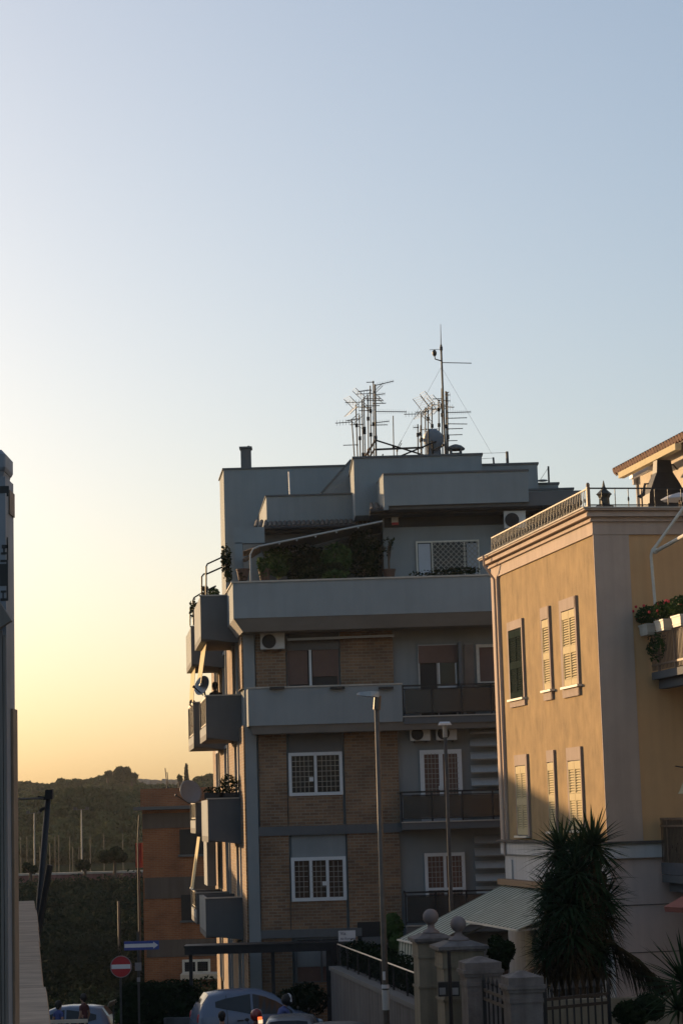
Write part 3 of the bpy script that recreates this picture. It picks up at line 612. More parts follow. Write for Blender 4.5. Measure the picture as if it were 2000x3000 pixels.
# corner and end pilasters, string course
tp = vr(1845, 1700)[0]
mb = MB(VM); mb.box(-.025, tp, -.035, -.001, ZS + .001, ZT - .001); mb.build('pilaster', 'pink', VIL); mb = MB(VM); mb.box(-.05, -.001, SL - .62, SL + .03, ZS + .001, ZT - .001); mb.build('pilaster', 'pink', VIL)
mb = MB(VM); mb.box(-.15, TR, -.12, -.001, ZS - .06, ZS); mb.box(-.15, -.001, 0, SL + .1, ZS - .06, ZS); mb.build('string_course', 'stain', VIL)
mb = MB(VM); mb.box(-.06, TR, -.05, .058, ZS - .36, ZS - .061); mb.box(-.06, .0, .06, SL + .05, ZS - .36, ZS - .061); mb.build('base_frieze', 'whitepl', VIL)
for dz in (1.35, 2.35): mb = MB(VM); mb.box(.05, TR, .045, .059, ZS - dz - .02, ZS - dz); mb.build('plaster_joint', 'stain', VIL)
mb = MB(VM); a = vl(1490, 2500); mb.box(-.01, .029, SL - .75, SL - .15, ZS - 1.35, ZS - .5); mb.box(-.03, .0, SL - .8, SL - .1, ZS - 1.42, ZS - 1.36); mb.build('base_panel', 'whitepl', VIL)
# cornice: stepped mouldings all round
ZC = at(1722, 1491, 45.8).z
H = ZC - ZT
steps = [(0.0, .06, .05), (.06, .52, .035), (.52, .60, .10), (.60, .70, .08), (.70, .86, .20), (.86, .93, .17), (.93, 1.0, .28)]
mb = MB(VM)
for a, b, o in steps: mb.box(-o, TR, -o, SL + o, ZT + a * H + .0005, ZT + b * H)
mb.build('cornice', 'pink', VIL)
mb = MB(VM); mb.box(-.31, TR, -.31, SL + .31, ZC + .001, ZC + .035); mb.build('cornice_cap', 'cope', VIL)
mb = MB(VM); p = vl(1455, 1650); mb.tube([(-.36, p[0], ZC + .02), (-.34, p[0], ZT + .3), (-.1, p[0] - .02, ZT - .05), (-.1, p[0] - .02, ZS - .4)], .032, 8); mb.build('downpipe', 'pink', VIL)
# windows of the sunlit side
def vwin(fu0, fv0, fu1, fv1, su0, sv0, su1, sv1, leaves=2, m='cream', bottom=True, open_=False):
    o = .055; vm = (fv0 + fv1) / 2; ex = 1.0 + .026 * 0
    s1 = vl(fu0, vm, -o)[0]; s0 = vl(fu1 - 7, vm, -o)[0]
    zt = vl((fu0 + fu1) / 2, fv0, -o)[1]; zb = vl((fu0 + fu1) / 2, fv1, -o)[1]
    vm = (sv0 + sv1) / 2; a1 = vl(su0, vm, -.04)[0]; a0 = vl(su1, vm, -.04)[0]; at_ = vl((su0 + su1) / 2, sv0, -.04)[1]; ab = vl((su0 + su1) / 2, sv1, -.04)[1]
    f = MB(VM)
    f.box(-o, -.001, s0, a0 - .001, zb, zt); f.box(-o, -.001, a1 + .001, s1, zb, zt); f.box(-o, -.001, a0, a1, at_ + .001, zt); f.box(-o, -.001, a0, a1, zb, ab - .001)
    w_ = f.build('window', 'winframe', VIL)
    f = MB(VM); f.box(-o - .07, -.002, a0 - .1, a1 + .1, ab - .05, ab - .0012); f.build('sill', 'offwhite', w_)
    f = MB(VM); f.box(-.007, -.003, a0, a1, ab, at_); f.build('pane', 'dark', w_)
    n = leaves; wd = (a1 - a0) / n
    for i in range(n):
        f = MB(VM); q0 = a0 + wd * i + .008; q1 = a0 + wd * (i + 1) - .008; e = .04
        x0, x1 = -.05, -.018
        f.box(x0, x1, q0, q0 + e, ab + .02, at_ - .02); f.box(x0, x1, q1 - e, q1, ab + .02, at_ - .02)
        zm = (ab + at_) / 2 - .12
        for za_, zb_ in ((ab + .02, ab + .16), (zm, zm + .16), (at_ - .2, at_ - .02)): f.box(x0, x1, q0 + e, q1 - e, za_, zb_)
        for za_, zb_ in ((ab + .16, zm), (zm + .16, at_ - .2)):
            k = int((zb_ - za_) / .055)
            for j in range(k):
                z = za_ + (zb_ - za_) * (j + .5) / k
                f.add([(x0, q0 + e, z - .022), (x0, q1 - e, z - .022), (x1, q1 - e, z + .022), (x1, q0 + e, z + .022), (x0 + .008, q0 + e, z - .026), (x0 + .008, q1 - e, z - .026), (x1 + .008, q1 - e, z + .018), (x1 + .008, q0 + e, z + .018)],
                      [(0, 3, 2, 1), (4, 5, 6, 7), (0, 1, 5, 4), (1, 2, 6, 5), (2, 3, 7, 6), (3, 0, 4, 7)])
        sh = f.build('shutter', m, w_)
        if m == 'green_sh': sh['label'] = 'dark green louvred shutter'
    return w_
vwin(1487, 1815, 1538, 2070, 1492, 1842, 1530, 2047, 2, 'green_sh')
vwin(1585, 1776, 1614, 2052, 1590, 1812, 1612, 2022, 1)
vwin(1640, 1750, 1692, 2042, 1648, 1784, 1691, 2010, 2)
vwin(1509, 2210, 1552, 2452, 1513, 2242, 1543, 2448, 2)
vwin(1603, 2197, 1631, 2440, 1606, 2232, 1625, 2436, 1)
vwin(1661, 2188, 1710, 2436, 1667, 2227, 1704, 2432, 2)
# ground-floor shutter beside the yucca
f = MB(VM); s = vl(1550, 2760); s0 = vl(1562, 2760)[0]; f.box(-.03, .029, s0, s[0] + .3, VG + .2, ZS - 1.5)
for j in range(28): z = VG + .25 + j * .08; f.box(-.05, -.0305, s0 + .05, s[0] + .25, z, z + .045)
f.build('ground_shutter', 'offwhite', VIL)
# roof terrace railings (iron): long side one in the sun, front one in shade
def railing(pts, z0, h, step, m, name, curls=False, post=None):
    f = MB(VM); zt_ = z0 + h
    for (x0, y0), (x1, y1) in zip(pts, pts[1:]):
        L = math.hypot(x1 - x0, y1 - y0); n = max(2, int(L / step))
        f.bar((x0, y0, zt_), (x1, y1, zt_), .032, .03); rl = f.build(name, m, VIL); f = MB(VM); f.bar((x0, y0, z0 + .06), (x1, y1, z0 + .06), .025)
        for i in range(n + 1):
            t = i / n; x = x0 + (x1 - x0) * t; y = y0 + (y1 - y0) * t; f.bar((x, y, z0), (x, y, zt_), .016)
            if curls and i % 2 == 1:
                f.ball((x, y, z0 + h * .45), .04, 8, (.6, .6, 1.5))
    f.build('balusters', 'iron', rl); return rl
z0 = ZC + .035; hr = vl(1735, 1432, -.1)[1] - vl(1735, 1490, -.1)[1]; hr = .43
s_far = vl(1444, 1640, -.1)[0]
railing([(-.12, s_far), (-.12, -.1)], z0, hr, .125, 'rail_brown', 'side_railing', True)
railing([(-.12, -.12), (TR, -.12)], z0, hr, .30, 'iron', 'front_railing', True)
f = MB(VM); f.box(-.16, -.09, -.16, -.09, z0, z0 + hr + .03); f.ball((-.125, -.125, z0 + hr + .07), .045, 10, (1, 1, 1.3)); f.build('railing_post', 'rail_brown', VIL)
# --- penthouse on the roof terrace
tP = 3.05; sP0, sP1 = 2.0, 6.6
d = ray(1868, 1420); o = Vector((C0.x, C0.y, 0)) + E1 * sP1; k = o.dot(E1) / d.dot(E1); tP = ((d * k) - o).dot(E2)
sEv, zE = vl(1847, 1366, tP - .5); zE += .05; sEv = sP1 + .4
PEN = thing('roof_house', 'small tiled house on the villa roof terrace with white awning boxes under its eave', 'house', tuple(VM @ Vector((tP, sP0, ZC + .04))), AL)
f = MB(VM); f.box(tP, tP + 6, sP0 - 3.5, sP1, ZC + .041, zE + .25); f.build('wall', 'penthouse', PEN)
f = MB(VM); f.box(tP - .05, tP + .1, sP1 + .001, sP1 + .06, ZC + .04, zE - .2); f.box(tP - .12, tP + .12, sP1 + .001, sP1 + .1, zE - .35, zE - .1); f.build('corner_moulding', 'whitepl', PEN)
f = MB(VM); f.add([(tP - .45, sP0 - 4, zE), (tP - .45, sEv, zE), (tP + 3, sEv, zE + 1.3), (tP + 3, sP0 - 4, zE + 1.3), (tP - .45, sP0 - 4, zE - .08), (tP - .45, sEv, zE - .08), (tP + 3, sEv, zE + 1.22), (tP + 3, sP0 - 4, zE + 1.22)],
                  [(0, 3, 2, 1), (4, 5, 6, 7), (0, 1, 5, 4), (1, 2, 6, 5), (2, 3, 7, 6), (3, 0, 4, 7)]); rf = f.build('roof', 'tiledark', PEN)
f = MB(VM); n = 48
for i in range(n):
    y = sP0 - 4 + (sEv - sP0 + 4) * (i + .5) / n; f.tube([(tP - .52, y, zE + .03), (tP + 3, y, zE + 1.36)], .095, 8)
f.build('roof_tiles', 'tile', rf)
def awnbox(u0, v0, u1, v1, t, r):
    a = vl(u0, v0, t); b = vl(u1, v1, t); z = (a[1] + b[1]) / 2; f_ = MB(VM); f_.box(t - r, t + r, b[0], a[0], z - r, z + r); return f_
awnbox(1818, 1392, 1985, 1309, tP - .62, .075).build('awning_box', 'cream', PEN)
awnbox(1848, 1393, 1902, 1377, tP - .35, .05).build('awning_box', 'white', PEN)
# --- things on the roof terrace
zf_ = ZC + .036
def vpt(t, s, z): return VM @ Vector((t, s, z))
d = ray(1942, 1440); s_h = 3.2; o = Vector((C0.x, C0.y, 0)) + E1 * s_h; th = (d * (o.dot(E1) / d.dot(E1)) - o).dot(E2); zb = vr(1942, 1482, s_h)[1]; zt_ = vr(1942, 1350, s_h)[1]
HD = thing('outdoor_fireplace', 'black flared outdoor fireplace with chimney hood behind the front railing of the roof terrace', 'fireplace', tuple(vpt(th, s_h, zf_)), AL)
f = MB(VM); hh = zt_ - zb
def rect(t, s, z, a, b): return [(t - a, s - b, z), (t + a, s - b, z), (t + a, s + b, z), (t - a, s + b, z)]
f.loft([rect(th, s_h, zf_, .5, .3), rect(th, s_h, zb + .02, .5, .3)]); f.build('base', 'black', HD)
f = MB(VM); f.loft([rect(th, s_h, zb + .021, .46, .28), rect(th, s_h, zb + hh * .25, .44, .27), rect(th, s_h, zb + hh * .5, .32, .22), rect(th, s_h, zb + hh * .72, .2, .16), rect(th, s_h, zt_, .17, .14)]); f.build('hood', 'black', HD)
d = ray(1768, 1450); s_l = .75; o = Vector((C0.x, C0.y, 0)) + E1 * s_l; tl = (d * (o.dot(E1) / d.dot(E1)) - o).dot(E2); zt_ = vr(1765, 1408, s_l)[1]
LN = thing('garden_lantern', 'dark bronze pagoda lantern at the corner of the roof terrace railing', 'lantern', tuple(vpt(tl, s_l, zf_)), AL)
hz = zt_ - zf_; c = vpt(tl, s_l, zf_)
f = MB(); f.lathe(c, [(.12, .0), (.10, hz * .06), (.07, hz * .1)], 10); f.build('foot', 'bronze', LN)
f = MB(); f.lathe(c + Vector((0, 0, hz * .1)), [(.12, 0), (.23, hz * .08), (.20, hz * .12), (.12, hz * .18), (.115, hz * .36), (.14, hz * .42)], 6); f.build('lantern_body', 'bronze', LN)
f = MB(); f.lathe(c + Vector((0, 0, hz * .521)), [(.13, .0), (.18, hz * .06), (.15, hz * .1), (.07, hz * .2), (.035, hz * .3), (.008, hz * .48)], 6); f.build('lantern_roof', 'bronze', LN)
d = ray(1985, 1392); s_q = 1.6; o = Vector((C0.x, C0.y, 0)) + E1 * s_q
# wall lamp on the penthouse side wall
s_, z_ = vl(1984, 1388, tP)
LP = thing('wall_lamp', 'black gooseneck wall lamp on the sunlit wall of the roof house', 'lamp', tuple(vpt(tP, s_, z_)), AL)
f = MB(VM); f.tube([(tP - .01, s_, z_ + .1), (tP - .1, s_, z_ + .22), (tP - .25, s_, z_ + .22), (tP - .32, s_, z_ + .12), (tP - .32, s_, z_ + .03)], .018, 8); f.build('arm', 'iron', LP)
f = MB(VM); f.lathe((tP - .32, s_, z_ - .08), [(.17, 0), (.15, .02), (.05, .1), (.02, .12)], 14); f.build('lamp_shade', 'iron', LP)
# parasol on the terrace
d = ray(1988, 1455); s_q = 1.3; o = Vector((C0.x, C0.y, 0)) + E1 * s_q; tq = (d * (o.dot(E1) / d.dot(E1)) - o).dot(E2); zq = vr(1988, 1447, s_q)[1]
PQ = thing('low_parasol', 'pale grey parasol canopy low over the roof terrace railing', 'parasol', tuple(vpt(tq, s_q, zf_)), AL)
c = vpt(tq, s_q, zq); f = MB(); f.lathe(c, [(.42, -.14), (.43, -.12), (.25, -.03), (.02, .03)], 8); f.build('canopy', 'parasolgrey', PQ)
f = MB(); f.tube([vpt(tq, s_q, zf_), vpt(tq, s_q, zq)], .02); f.build('pole', 'woodbeam', PQ)
SG = thing('garden_ornament', 'curved black metal bird shaped ornament on a stake behind the roof terrace railing', 'ornament', tuple(vpt(2.35, .6, zf_)), AL)
d = ray(1885, 1440); o = Vector((C0.x, C0.y, 0)) + E1 * .6; tg = (d * (o.dot(E1) / d.dot(E1)) - o).dot(E2); zg = vr(1885, 1440, .6)[1]
f = MB(VM); f.tube([(tg + .12, .6, zg + .18), (tg + .03, .6, zg + .17), (tg, .6, zg + .05), (tg - .02, .6, zg - .06), (tg - .1, .6, zg - .12), (tg - .16, .6, zg - .1)], [.012, .03, .035, .05, .04, .015], 8); f.build('body', 'black', SG)
f = MB(VM); f.tube([(tg - .05, .6, zg - .1), (tg - .05, .6, zf_)], .012); f.build('stake', 'black', SG)
# --- balconies that project from the shaded front (we see their sunlit left ends)
BM = mat('bamboo_screen', (0.20, 0.16, 0.10), 0.9, 0.25, 3, stretch=(30, 30, 1))
def front_balcony(u_wall, v_top, v_slab, out, rails, name_lab=None, t_len=5.0, screen=None):
    t0, zt = vr(u_wall, v_top); zb = vr(u_wall, v_slab)[1]
    f = MB(VM); f.box(t0, t0 + t_len, -out, -.13, zb - .16, zb); b_ = f.build('balcony', 'greydark', VIL)
    f = MB(VM); n = int(out / .09)
    for i in range(n + 1): y = -.14 - (out - .16) * i / n; f.bar((t0 + .03, y, zb + .03), (t0 + .03, y, zt), .016)
    m_ = int(t_len / .09)
    for i in range(m_ + 1): x = t0 + .03 + (t_len - .06) * i / m_; f.bar((x, -out + .03, zb + .03), (x, -out + .03, zt), .016)
    f.build('bars', 'bars', b_); f = MB(VM)
    for z in rails: f.bar((t0 + .03, -.13, z), (t0 + .03, -out, z), .045); f.bar((t0 + .03, -out + .03, z), (t0 + t_len, -out + .03, z), .045)
    for y in (-.55, -1.6, -out + .05): f.bar((t0 + .03, y, zb), (t0 + .03, y, zt), .05)
    f.build('railing', 'rail_brown', b_)
    if screen:
        f = MB(VM); f.box(t0 + .07, t0 + .085, -out + .1, -.15, zb + screen[0], zb + screen[1]); f.build('screen', BM, b_)
    f = MB(VM); f.box(t0 + .15, t0 + .35, -out + .2, -.13, zb - .36, zb - .161); f.build('bracket', 'greydark', b_)
    return b_, t0, zt, zb
b1, t1, zt1, zb1 = front_balcony(1893, 1795, 1972, 2.9, [vr(1893, 1795)[1], vr(1898, 1952)[1]])
b2, t2, zt2, zb2 = front_balcony(1924, 2398, 2562, 2.9, [vr(1924, 2399)[1], vr(1924, 2420)[1]], screen=(.25, 1.15))
f = MB(VM); f.box(t2 - .01, t2 + .02, -2.9, -.13, zb2 + .01, zb2 + .26); f.build('kick_panel', 'smoked', b2)
# bent tube awning frame above the upper balcony
z_p = vr(1903, 1612, -.4)[1]
f = MB(VM); f.tube([(t1 + .1, -.35, zt1 - .2), (t1 + .08, -.36, zt1 + .02), (t1 + .03, -.38, z_p - .12), (t1 + .06, -.40, z_p), (t1 + .14, -.45, z_p + .1), (t1 + .75, -.9, z_p + 1.0)], .035, 8)
f.tube([(t1 + .14, -.47, z_p - .02), (t1 + .14, -2.9, z_p + .12)], .045, 8); f.ball((t1 + .12, -.42, z_p - .02), .07, 10)
fr = f.build('awning_frame', 'offwhite', b1)
# boxes of geraniums hooked outside the balcony end
for i, (y, lab) in enumerate(((-.3, 'white planter of geraniums on the balcony end, the one nearest the villa wall'), (-1.35, 'white planter of red geraniums in the middle of the balcony end'), (-2.4, 'white planter of geraniums on the balcony end at the edge of the picture'))):
    PT = thing('flower_box', lab, 'flower box', tuple(VM @ Vector((t1 - .16, y, zb1 + .95))), AL, 'flower boxes on the upper villa balcony')
    z = zb1 + .80
    f = MB(VM); f.loft([[(t1 - .19, y - .23, z), (t1 - .03, y - .23, z), (t1 - .03, y + .23, z), (t1 - .19, y + .23, z)], [(t1 - .21, y - .27, z + .2), (t1 - .01, y - .27, z + .2), (t1 - .01, y + .27, z + .2), (t1 - .21, y + .27, z + .2)]])
    f.box(t1 - .225, t1 + .0, y - .29, y + .29, z + .201, z + .235); f.box(t1 - .205, t1 - .0, y - .26, y + .26, z + .05, z + .07); f.build('trough', 'offwhite', PT)
    f = MB(VM); f.leaves((t1 - .12, y, z + .44), (.2, .45, .2), 620, .04, .6, ori=.3); f.build('foliage', 'leaf', PT)
    random.seed(40 + i)
    for _ in range(9 if i == 1 else 4): f = MB(VM); f.ball((t1 - .16 + random.uniform(-.26, .1), y + random.uniform(-.3, .3), z + .45 + random.uniform(-.08, .2)), .035, 6); f.build('flower', 'geranium', PT)
CR = MB(VM); CR.leaves((t1 + .0, -.5, zb1 + .55), (.12, .55, .35), 260, .05, .7); tag(CR.build('trailing_plant', 'leaf'), 'green trailing plant growing through the bars of the upper villa balcony', 'plant')
CR = MB(VM); CR.leaves((t2 + .25, -1.0, zb2 + .55), (.2, .7, .45), 400, .06, .7); tag(CR.build('balcony_plant', 'leafdark'), 'dark leafy plant behind the bars of the lower villa balcony', 'plant')
# lantern on the shaded front and red-brown parasol below
t_, z_ = vr(1997, 2318, -1.2)
LL = thing('hanging_lamp', 'small brass bell shaped lamp lit by the sun above the lower villa balcony', 'lamp', tuple(VM @ Vector((t_, -1.2, z_))), AL)
f = MB(VM); f.lathe((t_ + .06, -1.2, z_ - .05), [(.16, 0), (.13, .03), (.05, .2), (.03, .26)], 12); f.build('lamp_shade', 'cream', LL)
f = MB(VM); f.tube([(t_ + .06, -1.2, z_ + .2), (t_ + .06, -1.2, z_ + .5), (t_ + .3, -.05, z_ + .55)], .015); f.build('arm', 'iron', LL)
t_, z_ = vr(2000, 2600, -3.4)
PR = thing('garden_parasol', 'red brown parasol under the lower villa balcony', 'parasol', tuple(VM @ Vector((t_ + .5, -3.4, VG))), AL)
c = VM @ Vector((t_ + .5, -3.4, z_ - .05)); f = MB(); f.lathe(c, [(.86, -.42), (.88, -.32), (.5, -.12), (.02, .1)], 8); f.build('canopy', 'parasolred', PR)
f = MB(); f.tube([(c.x, c.y, VG), c], .025); f.build('pole', 'woodbeam', PR)
# --- striped awnings on the ground floor of the sunlit side
def awning(s0, s1, zw, out, drop, lab, val=.0, arm=True):
    A = thing('striped_awning', lab, 'awning', tuple(VM @ Vector((0, (s0 + s1) / 2, zw))), AL, 'striped awnings of the villa')
    f = MB(VM); L = math.hypot(out, drop)
    f.quad((-.1, s0, zw), (-.1, s1, zw), (-out, s1, zw - drop), (-out, s0, zw - drop), .012, [(0, 0), (s1 - s0, 0), (s1 - s0, L), (0, L)])
    f.build('canopy', 'awn', A)
    if val:
        f = MB(VM); f.quad((-out - .001, s0, zw - drop), (-out - .001, s1, zw - drop), (-out - .05, s1, zw - drop - val), (-out - .05, s0, zw - drop - val), .01, [(0, 0), (s1 - s0, 0), (s1 - s0, val), (0, val)]); f.build('valance', 'awn', A)
    f = MB(VM); f.box(-out - .06, -out + .0, s0 - .02, s1 + .02, zw - drop - .05, zw - drop - .013); f.build('front_bar', 'offwhite', A)
    f = MB(VM); f.box(-.22, .0, s0, s1, zw + .02, zw + .16); f.build('cassette', 'woodbeam', A)
    for s in (s0 + .2, s1 - .2): f = MB(VM); f.bar((-.02, s, zw - .35), (-out * .55, s, zw - drop * .5 - .3), .04); f.bar((-out * .55, s, zw - drop * .5 - .3), (-out + .02, s, zw - drop - .06), .04); f.build('arm', 'steel', A)
    return A
zw = vl(1480, 2592)[1]
sA = vl(1585, 2600)[0]
fe = at(1180, 2752, 53.4); out_ = -((fe - Vector((C0.x, C0.y, 0))).dot(E2)); dr = zw - fe.z
awning(sA, SL - .1, zw, out_, dr, 'green and cream striped awning reaching furthest out, with a hanging valance', .62)
fb = at(1395, 2700, 49.4); o2_ = -((fb - Vector((C0.x, C0.y, 0))).dot(E2)); dr2 = zw - fb.z
awning(.3, sA - .05, zw, o2_, dr2, 'green and cream striped awning nearer the yucca, with a sunlit front bar')
f = MB(VM); f.bar((-.1, 1.2, zw - .9), (-2.6, 1.4, zw - 2.2), .12, .08); f.bar((-2.6, 1.4, zw - 2.2), (-2.6, 1.4, VG), .1); f.bar((-.05, 1.2, zw - .88), (-.05, 1.2, VG), .1)
tag(f.build('timber_trellis', 'woodbeam'), 'brown sloping timber beam on a post below the striped awnings', 'trellis')
# ================================================================== THINGS ON THE APARTMENT BLOCK
def ac_unit(lab, u0, v0, u1, v1, Y, depth=.32):
    a = at(u0, v0, Y); b = at(u1, v1, Y); w_ = b.x - a.x; h = a.z - b.z
    T = thing('air_conditioner', lab, 'air conditioner', (a.x + w_ / 2, Y + depth / 2, b.z), 0, 'air conditioner units on the apartment block')
    f = MB(); f.box(a.x, b.x, Y, Y + depth, b.z + .03, a.z); f.box(a.x - .012, b.x + .012, Y - .01, Y + depth, a.z + .001, a.z + .025); f.build('casing', 'acwhite', T)
    cx = a.x + w_ * .36; cz = (a.z + b.z) / 2 + .01; r = min(h * .42, w_ * .33)
    f = MB(); f.lathe((cx, Y - .004, cz), [(r, 0), (r, -.0035)], 24, (0, 1, 0)); f.build('fan_opening', 'black', T)
    f = MB()
    for k in range(1, 5): f.lathe((cx, Y - .03, cz), [(r * k / 4, 0), (r * k / 4 - .008, 0), (r * k / 4 - .008, .008), (r * k / 4, .008), (r * k / 4, 0)], 20, (0, 1, 0), False)
    for k in range(6): t = math.pi * k / 6; f.bar((cx - r * math.cos(t), Y - .02, cz - r * math.sin(t)), (cx + r * math.cos(t), Y - .02, cz + r * math.sin(t)), .008)
    f.build('fan_grille', 'iron', T)
    f = MB(); f.bar((a.x + .12, Y + .02, b.z), (a.x + .12, Y + depth + .1, b.z), .03); f.bar((b.x - .12, Y + .02, b.z), (b.x - .12, Y + depth + .1, b.z), .03); f.build('bracket', 'galv', T)
ac_unit('white air conditioner on brick beside the brown shutters, its fan on the left', 762, 1856, 834, 1903, YF - .50)
ac_unit('white air conditioner under the tiled canopy beside the sunlit villa roof', 1475, 1500, 1540, 1548, YP - .85)
ac_unit('left one of two white air conditioners above the white grilled balcony door', 1200, 2131, 1260, 2172, YF - .42)
ac_unit('right one of two white air conditioners, partly behind the farther street lamp head', 1276, 2129, 1338, 2170, YF - .42)
f = MB(); f.pbox(1146, 1512, 1166, 1530, YP - .18, YP - .045); A_ = f.build('alarm_box', 'acwhite'); tag(A_, 'small white alarm siren box with a red base under the tiled canopy', 'alarm box')
f = MB(); f.pbox(1147, 1530.5, 1167, 1537, YP - .17, YP - .05); o = f.build('siren_light', 'red', A_)
# satellite dishes
def sat_dish(lab, u, v, Y, ru, rv, m='dish', arm_du=-30, arm_dv=20, yaw=0.0, base=None, col=None):
    c = at(u, v, Y); sx = ru * Y / F; sz = rv * Y / F
    b_ = base or (c.x + .1, Y + .25, c.z - sz * 1.1)
    T = thing('satellite_dish', lab, 'satellite dish', b_, 0, 'satellite dishes')
    R_ = max(sx, sz); ax = Vector((math.sin(yaw), -math.cos(yaw), .35)).normalized()
    f = MB(); prof = [(R_ * k / 6, .22 * R_ * (k / 6) ** 2) for k in range(7)]; prof += [(R_ * 1.0, .22 * R_ - .012)] + [(R_ * k / 6, .22 * R_ * (k / 6) ** 2 - .014) for k in range(5, -1, -1)]
    prof[0] = (.004, 0); prof[-1] = (.004, -.014); f.lathe(c, prof, 24, ax); f.build('reflector', m, T, True)
    tip = at(u + arm_du, v + arm_dv, Y - .3); f = MB(); f.tube([c + Vector((0, 0, -R_ * .9)), tip], .018); f.ball(tip, .05, 8); f.build('feed_arm', 'iron', T)
    f = MB(); f.tube([c - ax * .02, Vector(b_)], .03); f.build('bracket', 'galv', T)
    return T
sat_dish('grey oval satellite dish on the balcony beside the silhouetted person', 595, 2010, 66.6, 21, 30, arm_du=-27, arm_dv=2, yaw=-.75, base=(at(600, 2040, 66.6).x, 67.0, zs_(2040, 600, 66)))
sat_dish('large blue grey satellite dish in front of the orange brick house', 556, 2322, 72.8, 25, 36, arm_du=-40, arm_dv=8, yaw=.6, base=(at(570, 2352, 73).x, 73.2, zs_(2352, 570, 73)))
T = sat_dish('big grey dish seen from behind among the roof aerials', 1266, 1290, 67.0, 28, 34, arm_du=32, arm_dv=14, yaw=2.6, base=(at(1268, 1336, 67.2).x, 67.3, za + .06))
f = MB(); p = at(1270, 1300, 67.3); f.loft([[(p.x - .24, 67.25, p.z), (p.x + .2, 67.25, p.z), (p.x + .2, 67.34, p.z), (p.x - .24, 67.34, p.z)], [(p.x - .24, 67.25, za + .06), (p.x + .24, 67.25, za + .06), (p.x + .24, 67.34, za + .06), (p.x - .24, 67.34, za + .06)]]); f.build('mount_plate', 'dish', T)
# aerial masts
def yagi(f, p, ang, L, n, tilt=0.0, el=.16, vert=False, r=.011):
    d = Vector((math.cos(ang), math.sin(ang), tilt)).normalized(); side = Vector((0, 0, 1)) if vert else Vector((-math.sin(ang), math.cos(ang), 0))
    f.bar(p, p + d * L, r * 2)
    for i in range(n):
        q = p + d * (L * (.1 + .88 * i / max(1, n - 1))); h = el * (1.0 - .35 * i / n); f.bar(q - side * h, q + side * h, .006)
    f.ball(p, .035, 6)
def corner(f, p, ang, s=.32):
    s *= .8
    d = Vector((math.cos(ang), math.sin(ang), 0)); sd_ = Vector((-math.sin(ang), math.cos(ang), 0))
    for sg in (1, -1):
        for i in range(6):
            q = p + d * (-.06 - .05 * i) + Vector((0, 0, sg * (.05 + s * i / 5))); f.bar(q - sd_ * .26, q + sd_ * .26, .006)
        for e in (-.25, .25): f.bar(p + sd_ * e, p + sd_ * e + d * -.31 + Vector((0, 0, sg * (.05 + s))), .014)
    f.bar(p, p + d * .55, .02)
    for i in range(5): q = p + d * (.1 + .1 * i); f.bar(q - sd_ * .1, q + sd_ * .1, .009); f.bar(q - Vector((0, 0, .09)), q + Vector((0, 0, .09)), .009)
def mast(lab, ub, ut, vt, Y, parts, r=.02, grp='aerial masts on the block roof'):
    b_ = at(ub, 1337, Y); b_.z = za + .06; t_ = at(ut, vt, Y)
    T = thing('aerial_mast', lab, 'aerial', tuple(b_), 0, grp)
    f = MB(); f.tube([b_, t_], r, 6); f.lathe((b_.x, b_.y, b_.z), [(.06, 0), (.06, .03)], 8); f.build('mast', 'galv', T)
    for (v, kind_, *a) in parts:
        k = (v - vt) / (1337.0 - vt); p = t_ + (b_ - t_) * k; f = MB()
        if kind_ == 'y': yagi(f, p + Vector((0, -.04, 0)), *a)
        elif kind_ == 'c': corner(f, p + Vector((0, -.04, 0)), *a)
        elif kind_ == 'b': f.box(p.x - .045, p.x + .045, p.y - .08, p.y + .03, p.z - .055, p.z + .055)
        f.build('amplifier_box' if kind_ == 'b' else 'antenna', 'iron', T)
    return T
PI = math.pi
L1 = 'in the left cluster of roof aerials'
mast('leaning thin mast with a small grid aerial, leftmost ' + L1, 1038, 1030, 1228, 66.9, [(1236, 'c', PI * .92, .22)])
mast('thin mast with a wide grid reflector aerial ' + L1, 1047, 1042, 1185, 67.4, [(1192, 'c', .4, .3), (1240, 'b'), (1291, 'y', PI, .45, 3)])
mast('short thin mast with one amplifier box ' + L1, 1055, 1052, 1214, 67.0, [(1226, 'y', PI * .8, .5, 5), (1278, 'b')])
mast('thin mast topped by a tall grid aerial ' + L1, 1063, 1060, 1172, 67.6, [(1178, 'c', PI, .36), (1236, 'y', PI, .4, 4), (1314, 'b')])
mast('thin mast with two boxes halfway up ' + L1, 1069, 1065, 1163, 66.8, [(1168, 'c', .2, .3), (1252, 'b'), (1262, 'b'), (1189, 'y', 0, .5, 5)])
mast('thin mast with stacked short aerials near its tip ' + L1, 1079, 1077, 1158, 67.2, [(1172, 'y', .3, .5, 6), (1200, 'y', PI, .3, 4), (1310, 'b'), (1222, 'b')])
mast('thin mast with two boxes and a slanted aerial ' + L1, 1086, 1084, 1130, 67.5, [(1142, 'y', 2.6, .45, 6), (1198, 'b'), (1262, 'b'), (1237, 'y', 0, .55, 6)])
mast('tall mast with a cross tip and wire grid ' + L1, 1094, 1093, 1116, 67.0, [(1120, 'y', PI, .22, 2, 0, .1), (1152, 'c', PI, .3), (1237, 'b'), (1180, 'y', 0, .4, 5)])
mast('stout mast carrying four booms to the right ' + L1, 1101, 1098, 1126, 66.7, [(1130, 'y', .05, .62, 11, .22, .08, True), (1157, 'y', 0, .32, 7, .1, .08, True), (1204, 'y', -.05, 1.0, 14, -.05, .09, True), (1236, 'y', 0, .44, 8, .09, .08, True), (1278, 'b')], .03)
mast('single bare whip mast between the two clusters of aerials', 1153, 1151, 1218, 66.9, [(1306, 'b')], .016)
